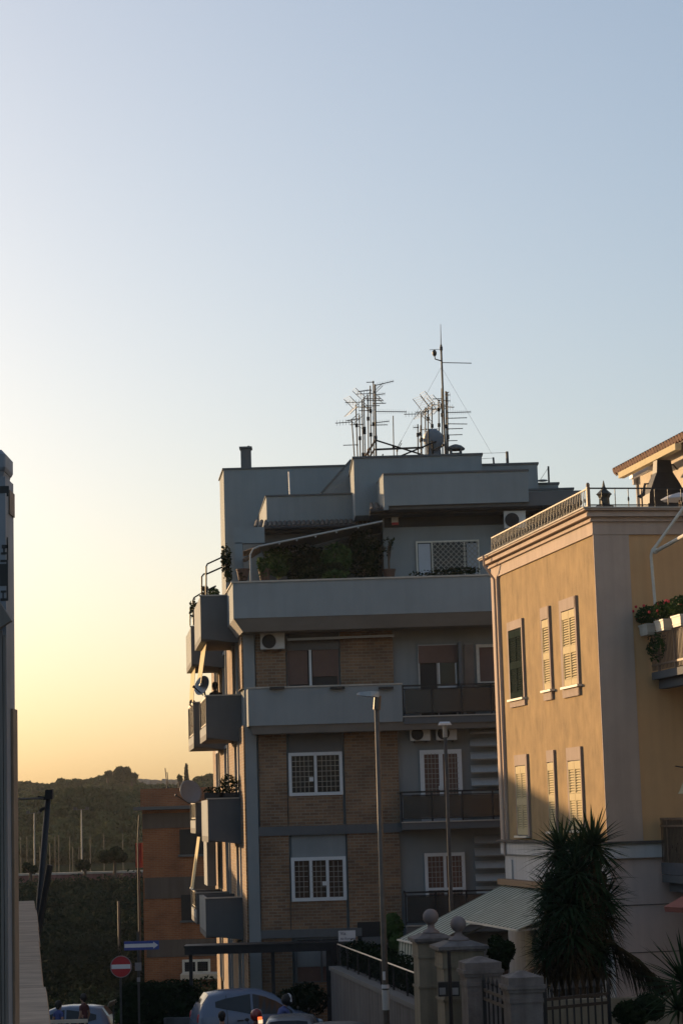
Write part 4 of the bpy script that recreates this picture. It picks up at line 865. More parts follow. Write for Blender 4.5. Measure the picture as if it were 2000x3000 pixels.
mast('short bent mast with two slanting rods between the two clusters of aerials', 1163, 1162, 1308, 67.1, [(1312, 'y', .0, .3, 2, 1.6, .05), (1318, 'y', .2, .3, 2, 1.6, .05)], .016)
L2 = 'in the right cluster of roof aerials'
mast('thick short dark mast, leftmost ' + L2, 1224, 1223, 1243, 67.0, [(1272, 'b'), (1252, 'y', PI, .15, 3, 0, .1, True)], .02)
mast('thin mast with a row of small boxes ' + L2, 1232, 1231, 1246, 67.4, [(1268, 'b'), (1285, 'b'), (1258, 'y', 0, .12, 2, 0, .1, True)], .015)
mast('thin mast with a pale double grid tip ' + L2, 1235, 1233, 1210, 66.8, [(1213, 'c', PI, .3), (1286, 'b')])
mast('thin mast under a curved grid reflector ' + L2, 1246, 1245, 1194, 67.6, [(1197, 'c', .5, .36), (1252, 'y', 0, .4, 4)])
mast('thin mast with a single box on an arm ' + L2, 1254, 1253, 1200, 67.0, [(1206, 'y', 2.9, .4, 6), (1226, 'b')])
mast('thin mast with the tallest grid reflector ' + L2, 1266, 1264, 1178, 67.3, [(1186, 'c', .3, .42), (1198, 'y', 0, .45, 6), (1244, 'b')])
mast('thin mast with a stub aerial behind the dish ' + L2, 1286, 1284, 1172, 67.6, [(1174, 'y', 0, .25, 3), (1190, 'c', .4, .34), (1240, 'b'), (1198, 'b')])
mast('thin mast with three boxes beside the tallest mast ' + L2, 1296, 1293, 1138, 67.0, [(1168, 'y', PI, .3, 4), (1189, 'b'), (1214, 'b'), (1276, 'b')], .022)
mast('mast with a comb of vertical rods on top ' + L2, 1308, 1305, 1146, 66.9, [(1150, 'y', .0, .1, 2), (1158, 'y', 0, .14, 3, 0, .1, True), (1175, 'y', 0, .14, 3, 0, .1, True), (1225, 'y', 0, .66, 6), (1248, 'b')], .02)
mast('mast with six thin booms to the right ' + L2, 1312, 1309, 1148, 66.6, [(1210, 'y', 0, .75, 12, .0, .08, True), (1243, 'y', 0, .62, 5, -.04), (1258, 'y', 0, .48, 5, 0), (1276, 'y', 0, .46, 3, 0), (1293, 'y', 0, .3, 3, 0, .08), (1283, 'b')], .022)
T = mast('tallest mast, with wind vane, whip tip and one long boom', 1304, 1291, 1010, 66.4, [(1064, 'y', 0, .95, 3, -.05, .05), (1022, 'b')], .032, 'aerial masts on the block roof')
p = at(1291, 1012, 66.4); q = at(1290, 950, 66.4); f = MB(); f.tube([p, q], [.016, .008], 6); f.build('whip', 'galv', T)
f = MB(); a = at(1291, 1057, 66.4); b = at(1274, 1052, 66.4); c = at(1272, 1040, 66.4); f.tube([a, b, c], .02); f.ball(c + Vector((0, 0, .06)), .075, 10, (1, 1, 1.5)); f.tube([c, at(1270, 1024, 66.4)], .01); f.tube([at(1290, 1023, 66.4), at(1257, 1025, 66.4)], .008, 4); f.build('wind_gauge', 'iron', T)
f = MB(); b = at(1292, 1075, 66.4)
for u, v, Y in ((1175, 1290, 67), (1440, 1330, 69)): f.tube([b, at(u, v, Y)], .004, 4)
f.build('guy_wire', 'galv', T)
f = MB(); f.tube([at(1101, 1290, 66.7), at(1255, 1338, 67)], .028); f.tube([at(1101, 1317, 66.7), at(1240, 1311, 67)], .035); f.tube([at(1168, 1338, 66.8), at(1300, 1284, 67)], .028)
tag(f.build('cross_brace', 'iron'), 'crossed dark steel bars tying the two aerial clusters together', 'brace')
f = MB(); f.tube([at(1099, 1290, 66.7), at(1068, 1339, 66.6)], .035); f.tube([at(1097, 1315, 66.7), at(1082, 1339, 66.6)], .03); f.tube([at(1078, 1315, 66.7), at(1078, 1339, 66.7)], .03)
tag(f.build('raking_strut', 'rust'), 'rusty raking strut propping the stout aerial mast on the left', 'strut')
# terrace plants, awning and furniture
def shrub(lab, name, cat, u, v, Y, ru, rv, n, size, m='leaf', dy=.5, base_v=1700, pot='terracotta', group=None):
    c = at(u, v, Y); rx = ru * Y / F; rz_ = rv * Y / F; zb_ = max(zTer, at(u, base_v, Y).z) if base_v else c.z - rz_
    T = thing(name, lab, cat, (c.x, Y, zb_), 0, group)
    f = MB(); f.leaves(c, (rx, dy, rz_), n // 3, size, .8, ori=.2)
    for _ in range(9):
        p = Vector((random.uniform(-.8, .8) * rx, random.uniform(-.7, .7) * dy, random.uniform(-.75, .75) * rz_)); k = random.uniform(.25, .45); f.leaves(c + p, (rx * k, dy * k, rz_ * k), n // 13, size * random.uniform(.7, 1.3), .6, ori=.5)
    f.build('foliage', m, T)
    f = MB(); f.tube([(c.x, Y, zb_), (c.x, Y, c.z)], .03); f.tube([(c.x, Y, (zb_ + c.z) / 2), (c.x + rx * .5, Y, c.z)], .02); f.build('stem', 'trunk', T)
    if pot: f = MB(); f.lathe((c.x, Y, zb_), [(.14, 0), (.19, .3), (.21, .3), (.2, .34)], 12); f.build('pot', pot, T)
    return T
G1 = 'plants on the top terrace'
random.seed(3)
shrub('tall dark climbing shrub under the sloping awning, nearest its low end', 'terrace_shrub', 'plant', 815, 1645, 65.0, 48, 46, 1900, .06, dy=.7, group=G1, pot=None)
shrub('broad dark shrub in the middle under the sloping awning', 'terrace_shrub', 'plant', 900, 1645, 65.2, 70, 52, 2800, .06, 'leafdark', dy=.7, group=G1, pot=None)
shrub('bright green bushy shrub below the middle of the sloping awning', 'terrace_shrub', 'plant', 985, 1640, 64.4, 48, 50, 2000, .07, dy=.6, group=G1, pot=None)
shrub('dark shrub filling the corner by the penthouse wall', 'terrace_shrub', 'plant', 1065, 1625, 65.2, 60, 72, 3000, .06, 'leafdark', dy=.6, group=G1, pot=None)
shrub('broad low bush just behind the parapet below the middle of the awning', 'terrace_shrub', 'plant', 950, 1675, 63.4, 75, 24, 1500, .06, 'leafdark', dy=.4, group=G1, pot=None)
shrub('narrow sunlit potted plant beside the bent end of the awning tube', 'terrace_shrub', 'plant', 775, 1665, 63.8, 22, 34, 420, .06, dy=.3, group=G1)
shrub('low plant spilling over the top of the terrace parapet', 'terrace_shrub', 'plant', 980, 1685, 62.75, 40, 14, 420, .06, dy=.25, base_v=1702, pot=None, group=G1)
shrub('thin bare twiggy plant against the grey penthouse wall', 'terrace_shrub', 'plant', 1137, 1600, 64.6, 16, 32, 60, .06, 'leafdark', dy=.3, group=G1)
shrub('row of small plants in front of the lattice window', 'terrace_shrub', 'plant', 1300, 1678, 63.2, 110, 14, 500, .05, 'leafdark', dy=.25, base_v=1700, pot=None, group=G1)
shrub('dry yellowish potted plant at the corner of the terrace parapet', 'terrace_shrub', 'plant', 712, 1690, 63.0, 14, 17, 220, .05, 'yuccadry', dy=.2, group=G1)
shrub('climbing vine on the corner pillar of the terrace', 'terrace_shrub', 'plant', 664, 1650, 66.2, 14, 60, 420, .06, 'leafdark', dy=.5, pot=None, group=G1)
shrub('small bush on the nearer side balcony, lit yellow by the sun', 'balcony_bush', 'plant', 600, 1733, 66.5, 14, 18, 240, .05, 'yuccadry', dy=.6, base_v=None, pot=None)
shrub('small leafy bush behind the rails of the nearer side balcony', 'balcony_bush', 'plant', 625, 1735, 67.0, 18, 12, 240, .05, dy=.6, base_v=None, pot=None)
shrub('vine wound through the rails of the farther side balcony', 'balcony_bush', 'plant', 571, 1790, 73.2, 10, 40, 260, .05, 'leafdark', dy=.8, base_v=None, pot=None)
AW = thing('terrace_awning', 'long grey terrace awning sloping down to a pale bent tube on the left', 'awning', (at(900, 1690, 64).x, 64.5, zTer))
hi = at(1120, 1527, 64.6); hi2 = Vector((hi.x, 68.0, hi.z + .3)); lo = at(760, 1600, 63.6); lo2 = Vector((lo.x, 67.4, lo.z + .1))
f = MB(); f.quad(hi + Vector((0, .05, .02)), hi2, lo2, lo + Vector((0, .05, .02)), .02); f.build('canopy', 'awngrey', AW)
f = MB(); f.tube([hi, lo, at(742, 1608, 63.6), at(733, 1625, 63.6), Vector((at(733, 1625, 63.6).x, 63.6, zTer))], .028, 8); f.build('frame', 'greylight', AW)
f = MB()
for k in (.2, .38, .55, .7, .84): p = hi.lerp(lo, k); f.ball(p - Vector((0, .05, .06)), .03, 8)
f.build('clip', 'greylight', AW)
f = MB(); f.tube([at(1130, 1560, 66), at(850, 1617, 65)], .025); f.build('brace', 'steel', AW)
# rails of the top side balconies (bent tubes)
def bent_rail(lab, pts, Y0, Y1, r=.028):
    f = MB(); q = [at(u, v, Y0 + (Y1 - Y0) * i / (len(pts) - 1)) for i, (u, v) in enumerate(pts)]; f.tube(q, r, 6); return f
for pts, Y0, Y1_ in (([(604, 1744), (604, 1660), (608, 1652), (654, 1631)], 65.7, 66.2), ([(605, 1682), (650, 1662)], 65.7, 66.2), ([(591, 1742), (591, 1690), (597, 1682), (605, 1680)], 68, 68.3), ([(606, 1730), (632, 1717)], 65.7, 66),
                     ([(567, 1832), (565, 1760), (570, 1750), (585, 1741)], 72.9, 73.2), ([(557, 1832), (557, 1782), (563, 1775)], 76, 76.4), ([(570, 1772), (588, 1760)], 72.9, 73.2)):
    bent_rail('', pts, Y0, Y1_).build('bent_railing', 'iron', BLK)
# awning curtains between the side balconies, seen almost edge on
def drop(lab, y0, y1, xa, za_, xb, zb_):
    T = thing('balcony_awning', lab, 'awning', tuple(ML @ Vector((xa, y0, zb_))), 0, 'lowered sun awnings on the side balconies')
    f = MB(ML); f.quad((xa, y0, za_), (xa, y1, za_), (xb, y1, zb_), (xb, y0, zb_), .012); f.build('canopy', 'cream', T)
    f = MB(ML); f.bar((xb, y0 - .03, zb_), (xb, y1 + .03, zb_), .05); f.build('front_bar', 'offwhite', T)
drop('yellow sunlit awning lowered below the topmost near side balcony', 2.2, 5.6, -outs(605, 1890, 66.2), zs_(1880, 605, 66.2), -outs(588, 2010, 66.2), zs_(2005, 588, 66.2))
drop('yellow sunlit awning lowered below the topmost far side balcony', 9.6, 13, -outs(572, 1960, 73.6), zs_(1955, 572, 73.6), -outs(566, 2050, 73.6), zs_(2060, 566, 73.6))
drop('yellow sunlit awning hanging just in front of the orange house windows', 9.4, 11.4, -outs(586, 2455, 73.4), zs_(2452, 586, 73.4), -outs(566, 2604, 73.4), zs_(2606, 566, 73.4))
# planters on the second side balcony
for lab, u in (('dark trough of green plants on the side balcony, next to the brick corner', 672), ('low dark trough with few plants on the side balcony, nearer the dish', 628)):
    c = at(u, 2333, 66.0); T = thing('balcony_planter', lab, 'planter', (c.x, 66.05, c.z), 0, 'planters on the second side balcony')
    f = MB(); f.box(c.x - .3, c.x + .3, 65.95, 66.2, c.z - .07, c.z + .12); f.build('trough', 'black', T)
    f = MB(); f.leaves((c.x, 66.1, c.z + (.35 if u > 650 else .18)), (.34, .25, .34 if u > 650 else .12), 420 if u > 650 else 120, .05, .6); f.build('foliage', 'leafdark', T)
f = MB(); f.box(at(1206, 2334, 63.3).x, at(1228, 2334, 63.3).x, 63.3, 63.5, at(1210, 2340, 63.3).z - .1, at(1210, 2328, 63.3).z); tag(f.build('window_box', 'terracotta'), 'brown window box on the middle balcony beside the white grilled door', 'planter')
# ================================================================== PEOPLE
def person(lab, loc, rz, pose='stand', top='cl_dark', low='cl_jean', hair=True, sleeves=True, bend=0.0, arms=None, h=1.0, helmet=None, group=None):
    T = thing('person', lab, 'person', loc, rz, group)
    J = {}
    def j(n, p, r, par, zone): J[n] = (Vector(p), r, par, zone)
    if pose == 'sit': py, pz = -.15, .80
    else: py, pz = 0, .93
    def up(y, z):                                     # bend the trunk forward about the pelvis
        c, s = math.cos(bend), math.sin(bend); dz = z - .93; return (py + y * c + dz * s, pz + dz * c - y * s)
    def tp(x, y, z): a, b = up(y, z); return (x, a, b)
    j('pel', (0, py, pz), (.145, .115), None, 'low'); j('spine', tp(0, 0, 1.14), (.135, .10), 'pel', 'top'); j('chest', tp(0, 0, 1.34), (.155, .11), 'spine', 'top')
    j('neckb', tp(0, 0, 1.46), (.07, .06), 'chest', 'top'); hd = bend * .4
    j('neck', tp(0, .02, 1.53), (.052, .052), 'neckb', 'skin'); j('jaw', tp(0, .045 + hd * .1, 1.595), (.068, .078), 'neck', 'skin'); j('skull', tp(0, .035 + hd * .1, 1.67), (.078, .098), 'jaw', 'skin'); j('crown', tp(0, .02 + hd * .1, 1.73), (.055, .07), 'skull', 'skin')
    j('nose', tp(0, .15 + hd * .1, 1.625), (.012, .014), 'jaw', 'skin')
    for s in (-1, 1):
        k = 'l' if s < 0 else 'r'
        j('ear' + k, tp(s * .088, .03 + hd * .1, 1.64), (.012, .02), 'skull', 'skin')
        j('sh' + k, tp(s * .185, 0, 1.41), (.062, .06), 'chest', 'top')
        if arms and k in arms: el, wr = arms[k]
        elif pose == 'sit': el, wr = (s * .27, py + .22, pz + .30), (s * .24, py + .50, pz + .26)
        else: el, wr = (s * .245, -.04, 1.13), (s * .26, .06, .89)
        el = Vector(el); wr = Vector(wr)
        j('el' + k, el, (.045, .042), 'sh' + k, 'top' if sleeves else 'skin'); j('wr' + k, wr, (.028, .024), 'el' + k, 'skin')
        d = (wr - el).normalized(); sd_ = d.cross(Vector((1, 0, 0)) if abs(d.x) < .8 else Vector((0, 0, 1))).normalized()
        pm = wr + d * .06; j('palm' + k, pm, (.034, .020), 'wr' + k, 'skin')
        for i in range(4):
            o = sd_ * (.027 - .018 * i); L = (.065, .078, .074, .058)[i]; cu = Vector((-s * .02, 0, -.012))
            j(f'f{k}{i}a', pm + d * .035 + o, (.010, .010), 'palm' + k, 'skin'); j(f'f{k}{i}b', pm + d * (.035 + L * .6) + o * 1.1 + cu * .5, (.009, .009), f'f{k}{i}a', 'skin'); j(f'f{k}{i}c', pm + d * (.035 + L) + o * 1.1 + cu * 1.6, (.007, .007), f'f{k}{i}b', 'skin')
        th_ = wr + d * .03 + sd_ * .035; j(f't{k}a', th_, (.012, .012), 'wr' + k, 'skin'); j(f't{k}b', th_ + sd_ * .02 + d * .035, (.009, .009), f't{k}a', 'skin')
        if pose == 'sit':
            j('hip' + k, (s * .10, py + .04, pz - .03), (.092, .085), 'pel', 'low'); j('kn' + k, (s * .17, py + .44, pz - .08), (.062, .06), 'hip' + k, 'low'); j('an' + k, (s * .15, py + .40, .32), (.042, .045), 'kn' + k, 'low'); j('toe' + k, (s * .16, py + .58, .27), (.04, .03), 'an' + k, 'shoe')
        else:
            j('hip' + k, (s * .095, 0, .88), (.092, .09), 'pel', 'low'); j('kn' + k, (s * .105, .02, .49), (.06, .06), 'hip' + k, 'low'); j('an' + k, (s * .11, -.01, .09), (.042, .045), 'kn' + k, 'low'); j('toe' + k, (s * .13, .15, .035), (.042, .03), 'an' + k, 'shoe')
    names = list(J); idx = {n: i for i, n in enumerate(names)}
    me = bpy.data.meshes.new('body'); me.from_pydata([J[n][0] * h for n in names], [(idx[J[n][2]], idx[n]) for n in names if J[n][2]], [])
    o = bpy.data.objects.new('body', me); COL.objects.link(o)
    sk = o.modifiers.new('skin', 'SKIN'); sk.use_smooth_shade = True
    if not me.skin_vertices: me.attributes.new
    ld = me.skin_vertices[0].data
    for n in names: ld[idx[n]].radius = tuple(x * h for x in J[n][1]); ld[idx[n]].use_root = (n == 'pel')
    ss = o.modifiers.new('sub', 'SUBSURF'); ss.levels = 1; ss.render_levels = 1
    dg = bpy.context.evaluated_depsgraph_get(); m2 = bpy.data.meshes.new_from_object(o.evaluated_get(dg)); o.modifiers.clear(); o.data = m2
    m2.materials.clear()
    for x in (top, low, 'skin', 'cl_dark'): m2.materials.append(M[x])
    zi = {'top': 0, 'low': 1, 'skin': 2, 'shoe': 3}; js = [(J[n][0] * h, zi[J[n][3]]) for n in names]
    for p in m2.polygons: p.use_smooth = True; p.material_index = min(js, key=lambda q: (q[0] - p.center).length_squared)[1]
    o.parent = T
    c = J['skull'][0] * h; ax = (J['crown'][0] - J['neck'][0]).normalized()
    mm = Matrix.Translation(c) @ ax.to_track_quat('Z', 'Y').to_matrix().to_4x4()
    R0 = ROOT[T.name]
    if helmet:
        f = MB(R0 @ Matrix.Translation(c)); f.ball((0, -.01, .02), .165, 16, (.93, 1.05, 1.0)); o2 = f.build('helmet', helmet, T, True)
        f = MB(R0 @ Matrix.Translation(c)); f.loft([[(-.156, .03 * k, -.03), (-.162, .03 * k, -.03), (-.162, .03 * k + .04, -.03), (-.156, .03 * k + .04, -.03)] for k in (0,)] + [[(-.118, 0, .135), (-.122, 0, .141), (-.122, .05, .141), (-.118, .05, .135)], [(0, 0, .182), (0, 0, .19), (0, .05, .19), (0, .05, .182)], [(.118, 0, .135), (.122, 0, .141), (.122, .05, .141), (.118, .05, .135)], [(.156, 0, -.03), (.162, 0, -.03), (.162, .05, -.03), (.156, .05, -.03)]]); f.build('helmet_stripe', 'signwhite', T)
        f = MB(R0 @ Matrix.Translation(c)); f.loft([[(-.10, .10, -.05), (.10, .10, -.05), (.10, .10, .06), (-.10, .10, .06)], [(-.07, .152, -.05), (.07, .152, -.05), (.07, .150, .06), (-.07, .150, .06)]]); f.build('visor', 'glass', T)
    elif hair:
        f = MB(R0 @ Matrix.Translation(c)); f.ball((0, -.028, .022), .105, 16, (.9, 1.06, 1.02)); f.ball((0, -.06, -.05), .07, 10, (1.05, .7, 1.1)); f.build('hair', 'hair', T, True)
    return T
# ================================================================== SCOOTERS AND CARS
def scooter(lab, loc, rz, body='cl_dark', lit=False):
    T = thing('scooter', lab, 'scooter', loc, rz, 'scooters on the street'); X = ROOT[T.name]
    for y, n in ((-.62, 'wheel'), (.62, 'wheel')):
        f = MB(X); f.lathe((0, y, .22), [(.13, -.05), (.20, -.055), (.22, -.03), (.22, .03), (.20, .055), (.13, .05)], 18, (1, 0, 0)); o = f.build(n, 'tyre', T, True)
        f = MB(X); f.lathe((0, y, .22), [(.02, -.03), (.125, -.03), (.125, .03), (.02, .03)], 14, (1, 0, 0)); f.build('rim', 'steel', o)
    f = MB(X); q = lambda y, w_, z0, z1: [(-w_, y, z0), (w_, y, z0), (w_ * .85, y, z1), (-w_ * .85, y, z1)]
    f.loft([q(-.80, .10, .52, .68), q(-.6, .16, .36, .74), q(-.2, .17, .26, .74), q(0.0, .16, .24, .60), q(.04, .17, .22, .32), q(.38, .17, .22, .32)]); f.build('body', body, T, False)
    f = MB(X); f.loft([[(-.19, .36, .3), (.19, .36, .3), (.17, .44, .3), (-.17, .44, .3)], [(-.21, .40, .6), (.21, .40, .6), (.15, .52, .6), (-.15, .52, .6)], [(-.13, .34, .98), (.13, .34, .98), (.09, .42, .98), (-.09, .42, .98)]]); f.build('leg_shield', body, T)
    f = MB(X); f.loft([q(-.72, .13, .745, .80), q(-.4, .15, .745, .84), q(-.02, .11, .745, .82)]); f.build('seat', 'black', T)
    f = MB(X); f.tube([(-.34, .26, 1.02), (-.1, .34, 1.0), (.1, .34, 1.0), (.34, .26, 1.02)], .018); f.tube([(0, .36, .96), (0, .62, .25)], .03); f.build('handlebar', 'black', T)
    for s in (-1, 1): f = MB(X); f.tube([(s * .22, .31, 1.0), (s * .3, .36, 1.2)], .008); f.ball((s * .32, .36, 1.24), .05, 8, (1.3, .4, .9)); f.build('mirror', 'black', T)
    f = MB(X); f.ball((0, .52, .82), .08, 10, (1, .5, .9)); f.build('headlight', 'signwhite', T)
    f = MB(X); f.box(-.10, .10, -.83, -.80, .62, .72); f.build('taillight', 'tail' if lit else 'red', T)
    if lit: f = MB(X); f.box(-.09, .09, -.84, -.81, .46, .58); f.build('number_plate', 'lampwhite', T)
    return T
def car(lab, loc, rz, paint, L=3.7, W=1.62, H=1.5, group='cars on the street', wagon=True):
    T = thing('parked_car', lab, 'car', loc, rz, group); X = ROOT[T.name]
    # local x: length, nose at +x
    S = [  # x, sill z, belt z, roof z, half width low, half width belt, half width roof
        (-.500, .42, .80, .82, .62, .66, .60), (-.490, .30, .90, .98, .74, .76, .66), (-.455, .22, .93, 1.20, .79, .80, .62), (-.40, .20, .935, 1.43, .81, .81, .57), (-.28, .19, .93, 1.485, .81, .81, .58), (-.10, .19, .92, 1.50, .81, .81, .59),
        (.02, .19, .91, 1.47, .81, .81, .58), (.12, .19, .90, 1.36, .81, .81, .57), (.20, .19, .895, 1.17, .81, .81, .58), (.275, .20, .89, .94, .81, .80, .64), (.37, .21, .83, .86, .80, .77, .62), (.45, .24, .72, .75, .76, .70, .55), (.490, .30, .60, .63, .68, .60, .48), (.500, .36, .52, .54, .58, .52, .42)]
    k = W / 1.62; hk = H / 1.5
    def sec(s):
        x, zs, zb, zr, w0, w1, w2 = s; x *= L; zs *= hk; zb *= hk; zr *= hk; w0 *= k; w1 *= k; w2 *= k; zm = zs + (zb - zs) * .5
        h_ = [(w0 * .94, zs), (w0 * 1.0, zm), (w1, zb - .03), (w1 * .975, zb), (w2 + (w1 - w2) * .10, zb + (zr - zb) * .86), (w2 * .93, zb + (zr - zb) * .97), (w2 * .45, zr + .012)]
        return [(x, -y, z) for y, z in h_] + [(x, y, z) for y, z in reversed(h_)]
    f = MB(X); f.loft([sec(s) for s in S]); b_ = f.build('body', paint, T, True)
    def pt(s0, s1, t, side, e):                       # point on the glasshouse side
        a = sec(s0); b = sec(s1); i0, i1 = (3, 4)
        p = Vector(a[i0]).lerp(Vector(a[i1]), e); q = Vector(b[i0]).lerp(Vector(b[i1]), e); r = p.lerp(q, t)
        return Vector((r.x, r.y * (1.006) - .006 if side < 0 else -r.y * 1.006 + .006, r.z))
    def glass(i0, t0, e00, e01, i1, t1, e10, e11, nm='side_window'):
        for sd_ in (-1, 1):
            f = MB(X); n = 8; lo, hi = [], []
            for q in range(n + 1):
                g = i0 + t0 + (i1 + t1 - i0 - t0) * q / n; i = min(int(g), len(S) - 2); t = g - i; u = q / n
                lo.append(pt(S[i], S[i + 1], t, sd_, e00 + (e10 - e00) * u)); hi.append(pt(S[i], S[i + 1], t, sd_, e01 + (e11 - e01) * u))
            f.add(lo + hi, [(q, q + 1, n + 2 + q, n + 1 + q) if sd_ < 0 else (q + 1, q, n + 1 + q, n + 2 + q) for q in range(n)]); f.build(nm, 'glass', T)
    glass(3, .35, .45, .75, 5, .15, .04, 1.0); glass(5, .3, .04, 1.0, 8, .6, .04, .62)
    for i, e0, e1, nm in ((1, .25, 1.0, 'rear_window'), (7, .0, 1.0, 'windscreen')):
        a = sec(S[i + (1 if i == 1 else 0)]); c_ = sec(S[i + (2 if i == 1 else 2)]); f = MB(X)
        if nm == 'rear_window': A, B = a, sec(S[3])
        else: A, B = sec(S[9]), sec(S[7])
        off = Vector((-.012 if i == 1 else .012, 0, .012)); q = lambda s_, w_: [Vector((s_[5][0], s_[5][1] * w_, s_[5][2])) + off, Vector((s_[6][0], s_[6][1], s_[6][2])) + off, Vector((s_[7][0], s_[7][1], s_[7][2])) + off, Vector((s_[8][0], s_[8][1] * w_, s_[8][2])) + off]
        la, lb = q(A, .96), q(B, .92)
        f.add(la + lb, [(0, 1, 5, 4), (1, 2, 6, 5), (2, 3, 7, 6)]); f.build(nm, 'glass', T)
    for x in (-.335 * L, .325 * L):
        for s in (-1, 1):
            f = MB(X); f.lathe((x, s * (W / 2 - .10), .29), [(.18, -.09), (.27, -.095), (.295, -.06), (.295, .06), (.27, .095), (.18, .09)], 22, (0, 1, 0)); o = f.build('wheel', 'tyre', T, True)
            f = MB(X); f.lathe((x, s * (W / 2 - .02), .29), [(.02, -.02), (.185, -.02), (.185, .015), (.02, .02)], 16, (0, 1, 0)); f.build('rim', 'steel', o)
    for s in (-1, 1):
        f = MB(X); f.ball((.455 * L, s * .58 * k, .66 * hk), .12, 10, (1.2, 1, .7)); f.build('headlight', 'signwhite', T)
        f = MB(X); f.ball((-.488 * L, s * .66 * k, .86 * hk), .10, 10, (.5, .8, 1.5)); f.build('taillight', 'red', T)
        f = MB(X); f.ball((.20 * L, s * (W / 2 + .06), .96 * hk), .09, 10, (.6, 1, .75)); f.build('mirror', paint, T)
        for x in (-.17 * L, .08 * L): f = MB(X); f.bar((x - .09, s * (W / 2 + .012), .80 * hk), (x + .09, s * (W / 2 + .012), .80 * hk), .03, .03); f.build('door_handle', 'black', T)
    for s in (-1, 1):
        for x in (-.27, -.05, .20):
            f = MB(X); n = 6; q0 = []
            i = max(q for q in range(len(S) - 1) if S[q][0] <= x); t = (x - S[i][0]) / (S[i + 1][0] - S[i][0]); A = sec(S[i]); B = sec(S[i + 1])
            pl_ = [Vector(A[k]).lerp(Vector(B[k]), t) for k in ((0, 1, 2, 3, 4) if x < .1 else (0, 1, 2, 3))]
            pl_ = [Vector((p.x, p.y * 1.004 - .002, p.z)) if s < 0 else Vector((p.x, -p.y * 1.004 + .002, p.z)) for p in pl_]; f.tube(pl_, .007, 4); f.build('door_seam', 'black', T)
    f = MB(X); f.box(-.512 * L, -.503 * L, -.24, .24, .46, .56); f.build('number_plate', 'signwhite', T)
    return T
# --- street scene
c = at(700, 2960, 60); car('pale blue hatchback parked by the brick corner of the apartment block, rear to the left', (at(752, 2960, 60.2).x, 60.2, GZ), R(13), 'blue_body', 3.55, 1.62, at(690, 2897, 60.2).z - GZ)
NC = car('white car nearest the camera, only its roof and one lit red tail lamp showing', (at(853, 2990, 52.5).x, 53.5, gz(-1, 53.5)), R(88), 'white_body', 3.6, 1.5, at(850, 2973, 53).z - gz(-1, 53.5))
a = at(755, 2981, 51.6); b = at(767, 2988, 51.6); f = MB(); f.box(a.x, b.x, 51.6, 51.75, b.z, a.z); o = f.build('taillight', 'tail', NC); o['label'] = 'lit red tail lamp'; a = at(756, 2988.5, 51.6); b = at(769, 2999, 51.6); f = MB(); f.box(a.x, b.x, 51.61, 51.75, b.z, a.z); f.build('reversing_light', 'lampwhite', NC)
car('dark grey car beside the concrete retaining wall, only a sliver of its roof in view', (at(1020, 2998, 50).x - .2, 49.8, gz(-.2, 49.8)), R(80), 'greydark', 3.5, 1.55, at(1020, 2989, 49.8).z - gz(-.2, 49.8))
xl_ = at(215, 2960, 74).x; car('light blue car low on the left side street behind the two standing people', (xl_ - .4, 74, gz(xl_, 74)), R(176), 'blue_body', 3.7, 1.6, at(220, 2944, 74).z - gz(xl_, 74))
p = at(650, 2962, 52); person('person with dark hair, back turned, before the pale blue hatchback', (p.x, 52, GZ), R(10), top='cl_dark', h=(p.z - GZ) / 1.79)
q = at(752, 2945, 55.5); scooter('dark scooter carrying the rider in the striped red helmet', (q.x, 55.3, GZ), R(-8), 'cl_dark')
person('rider in a maroon jacket and striped red helmet riding behind the lit tail lamp', (q.x, 55.2, GZ), R(-8), 'sit', 'cl_red', 'cl_dark', helmet='helmetred', bend=.12, h=(q.z - GZ) / 1.80)
q = at(835, 2895, 61.2); scooter('dark scooter behind the nose of the pale blue hatchback', (q.x + .25, 58.3, GZ), R(-62), 'cl_dark')
q = at(838, 2890, 58.2); person('rider in a blue shirt and dark helmet leaning forward over the handlebar', (q.x - .1, 58.2, GZ), R(-62), 'sit', 'cl_blue', 'cl_jean', helmet='hair', bend=.35, h=1.0)
q = at(246, 2913, 62); person('taller of two people on the left, dark red top, before the light blue car', (q.x, 62, gz(q.x, 62)), R(60), top='cl_red', low='cl_dark', h=(q.z - gz(q.x, 62)) / 1.79, sleeves=False)
q = at(172, 2934, 61); person('shorter of two people on the left, in a dark blue top, beside the travertine wall', (q.x, 61, gz(q.x, 61)), R(-40), top='cl_blue', low='cl_dark', h=(q.z - gz(q.x, 61)) / 1.79, sleeves=False)
q = at(225, 2988, 60.5); f = MB(); f.box(at(160, 2985, 60.5).x - .3, at(258, 2985, 60.5).x, 60.45, 60.5, q.z - .08, q.z + .02)
for u in (165, 205, 250): x = at(u, 2985, 60.5).x; f.box(x - .03, x + .03, 60.505, 60.55, gz(x, 60.5), q.z)
tag(f.build('street_barrier', 'penthouse'), 'pale pinkish street barrier rail in front of the two people on the left', 'barrier')
q = at(312, 2945, 66); T = thing('notice_board', 'small tilted pale notice board caught by the sun beside the no entry sign', 'sign', (q.x, 66, gz(q.x, 66)))
f = MB(); a, b, c_, d_ = at(317, 2950, 66), at(322, 2937, 65.8), at(346, 2928, 66.3), at(341, 2943, 66.4); f.quad(a, d_, c_, b, .03); f.build('panel', 'penthouse', T); f = MB(); f.tube([(q.x + .2, 66.15, gz(q.x, 66)), (q.x + .2, 66.15, q.z)], .025); f.build('post', 'galv', T)
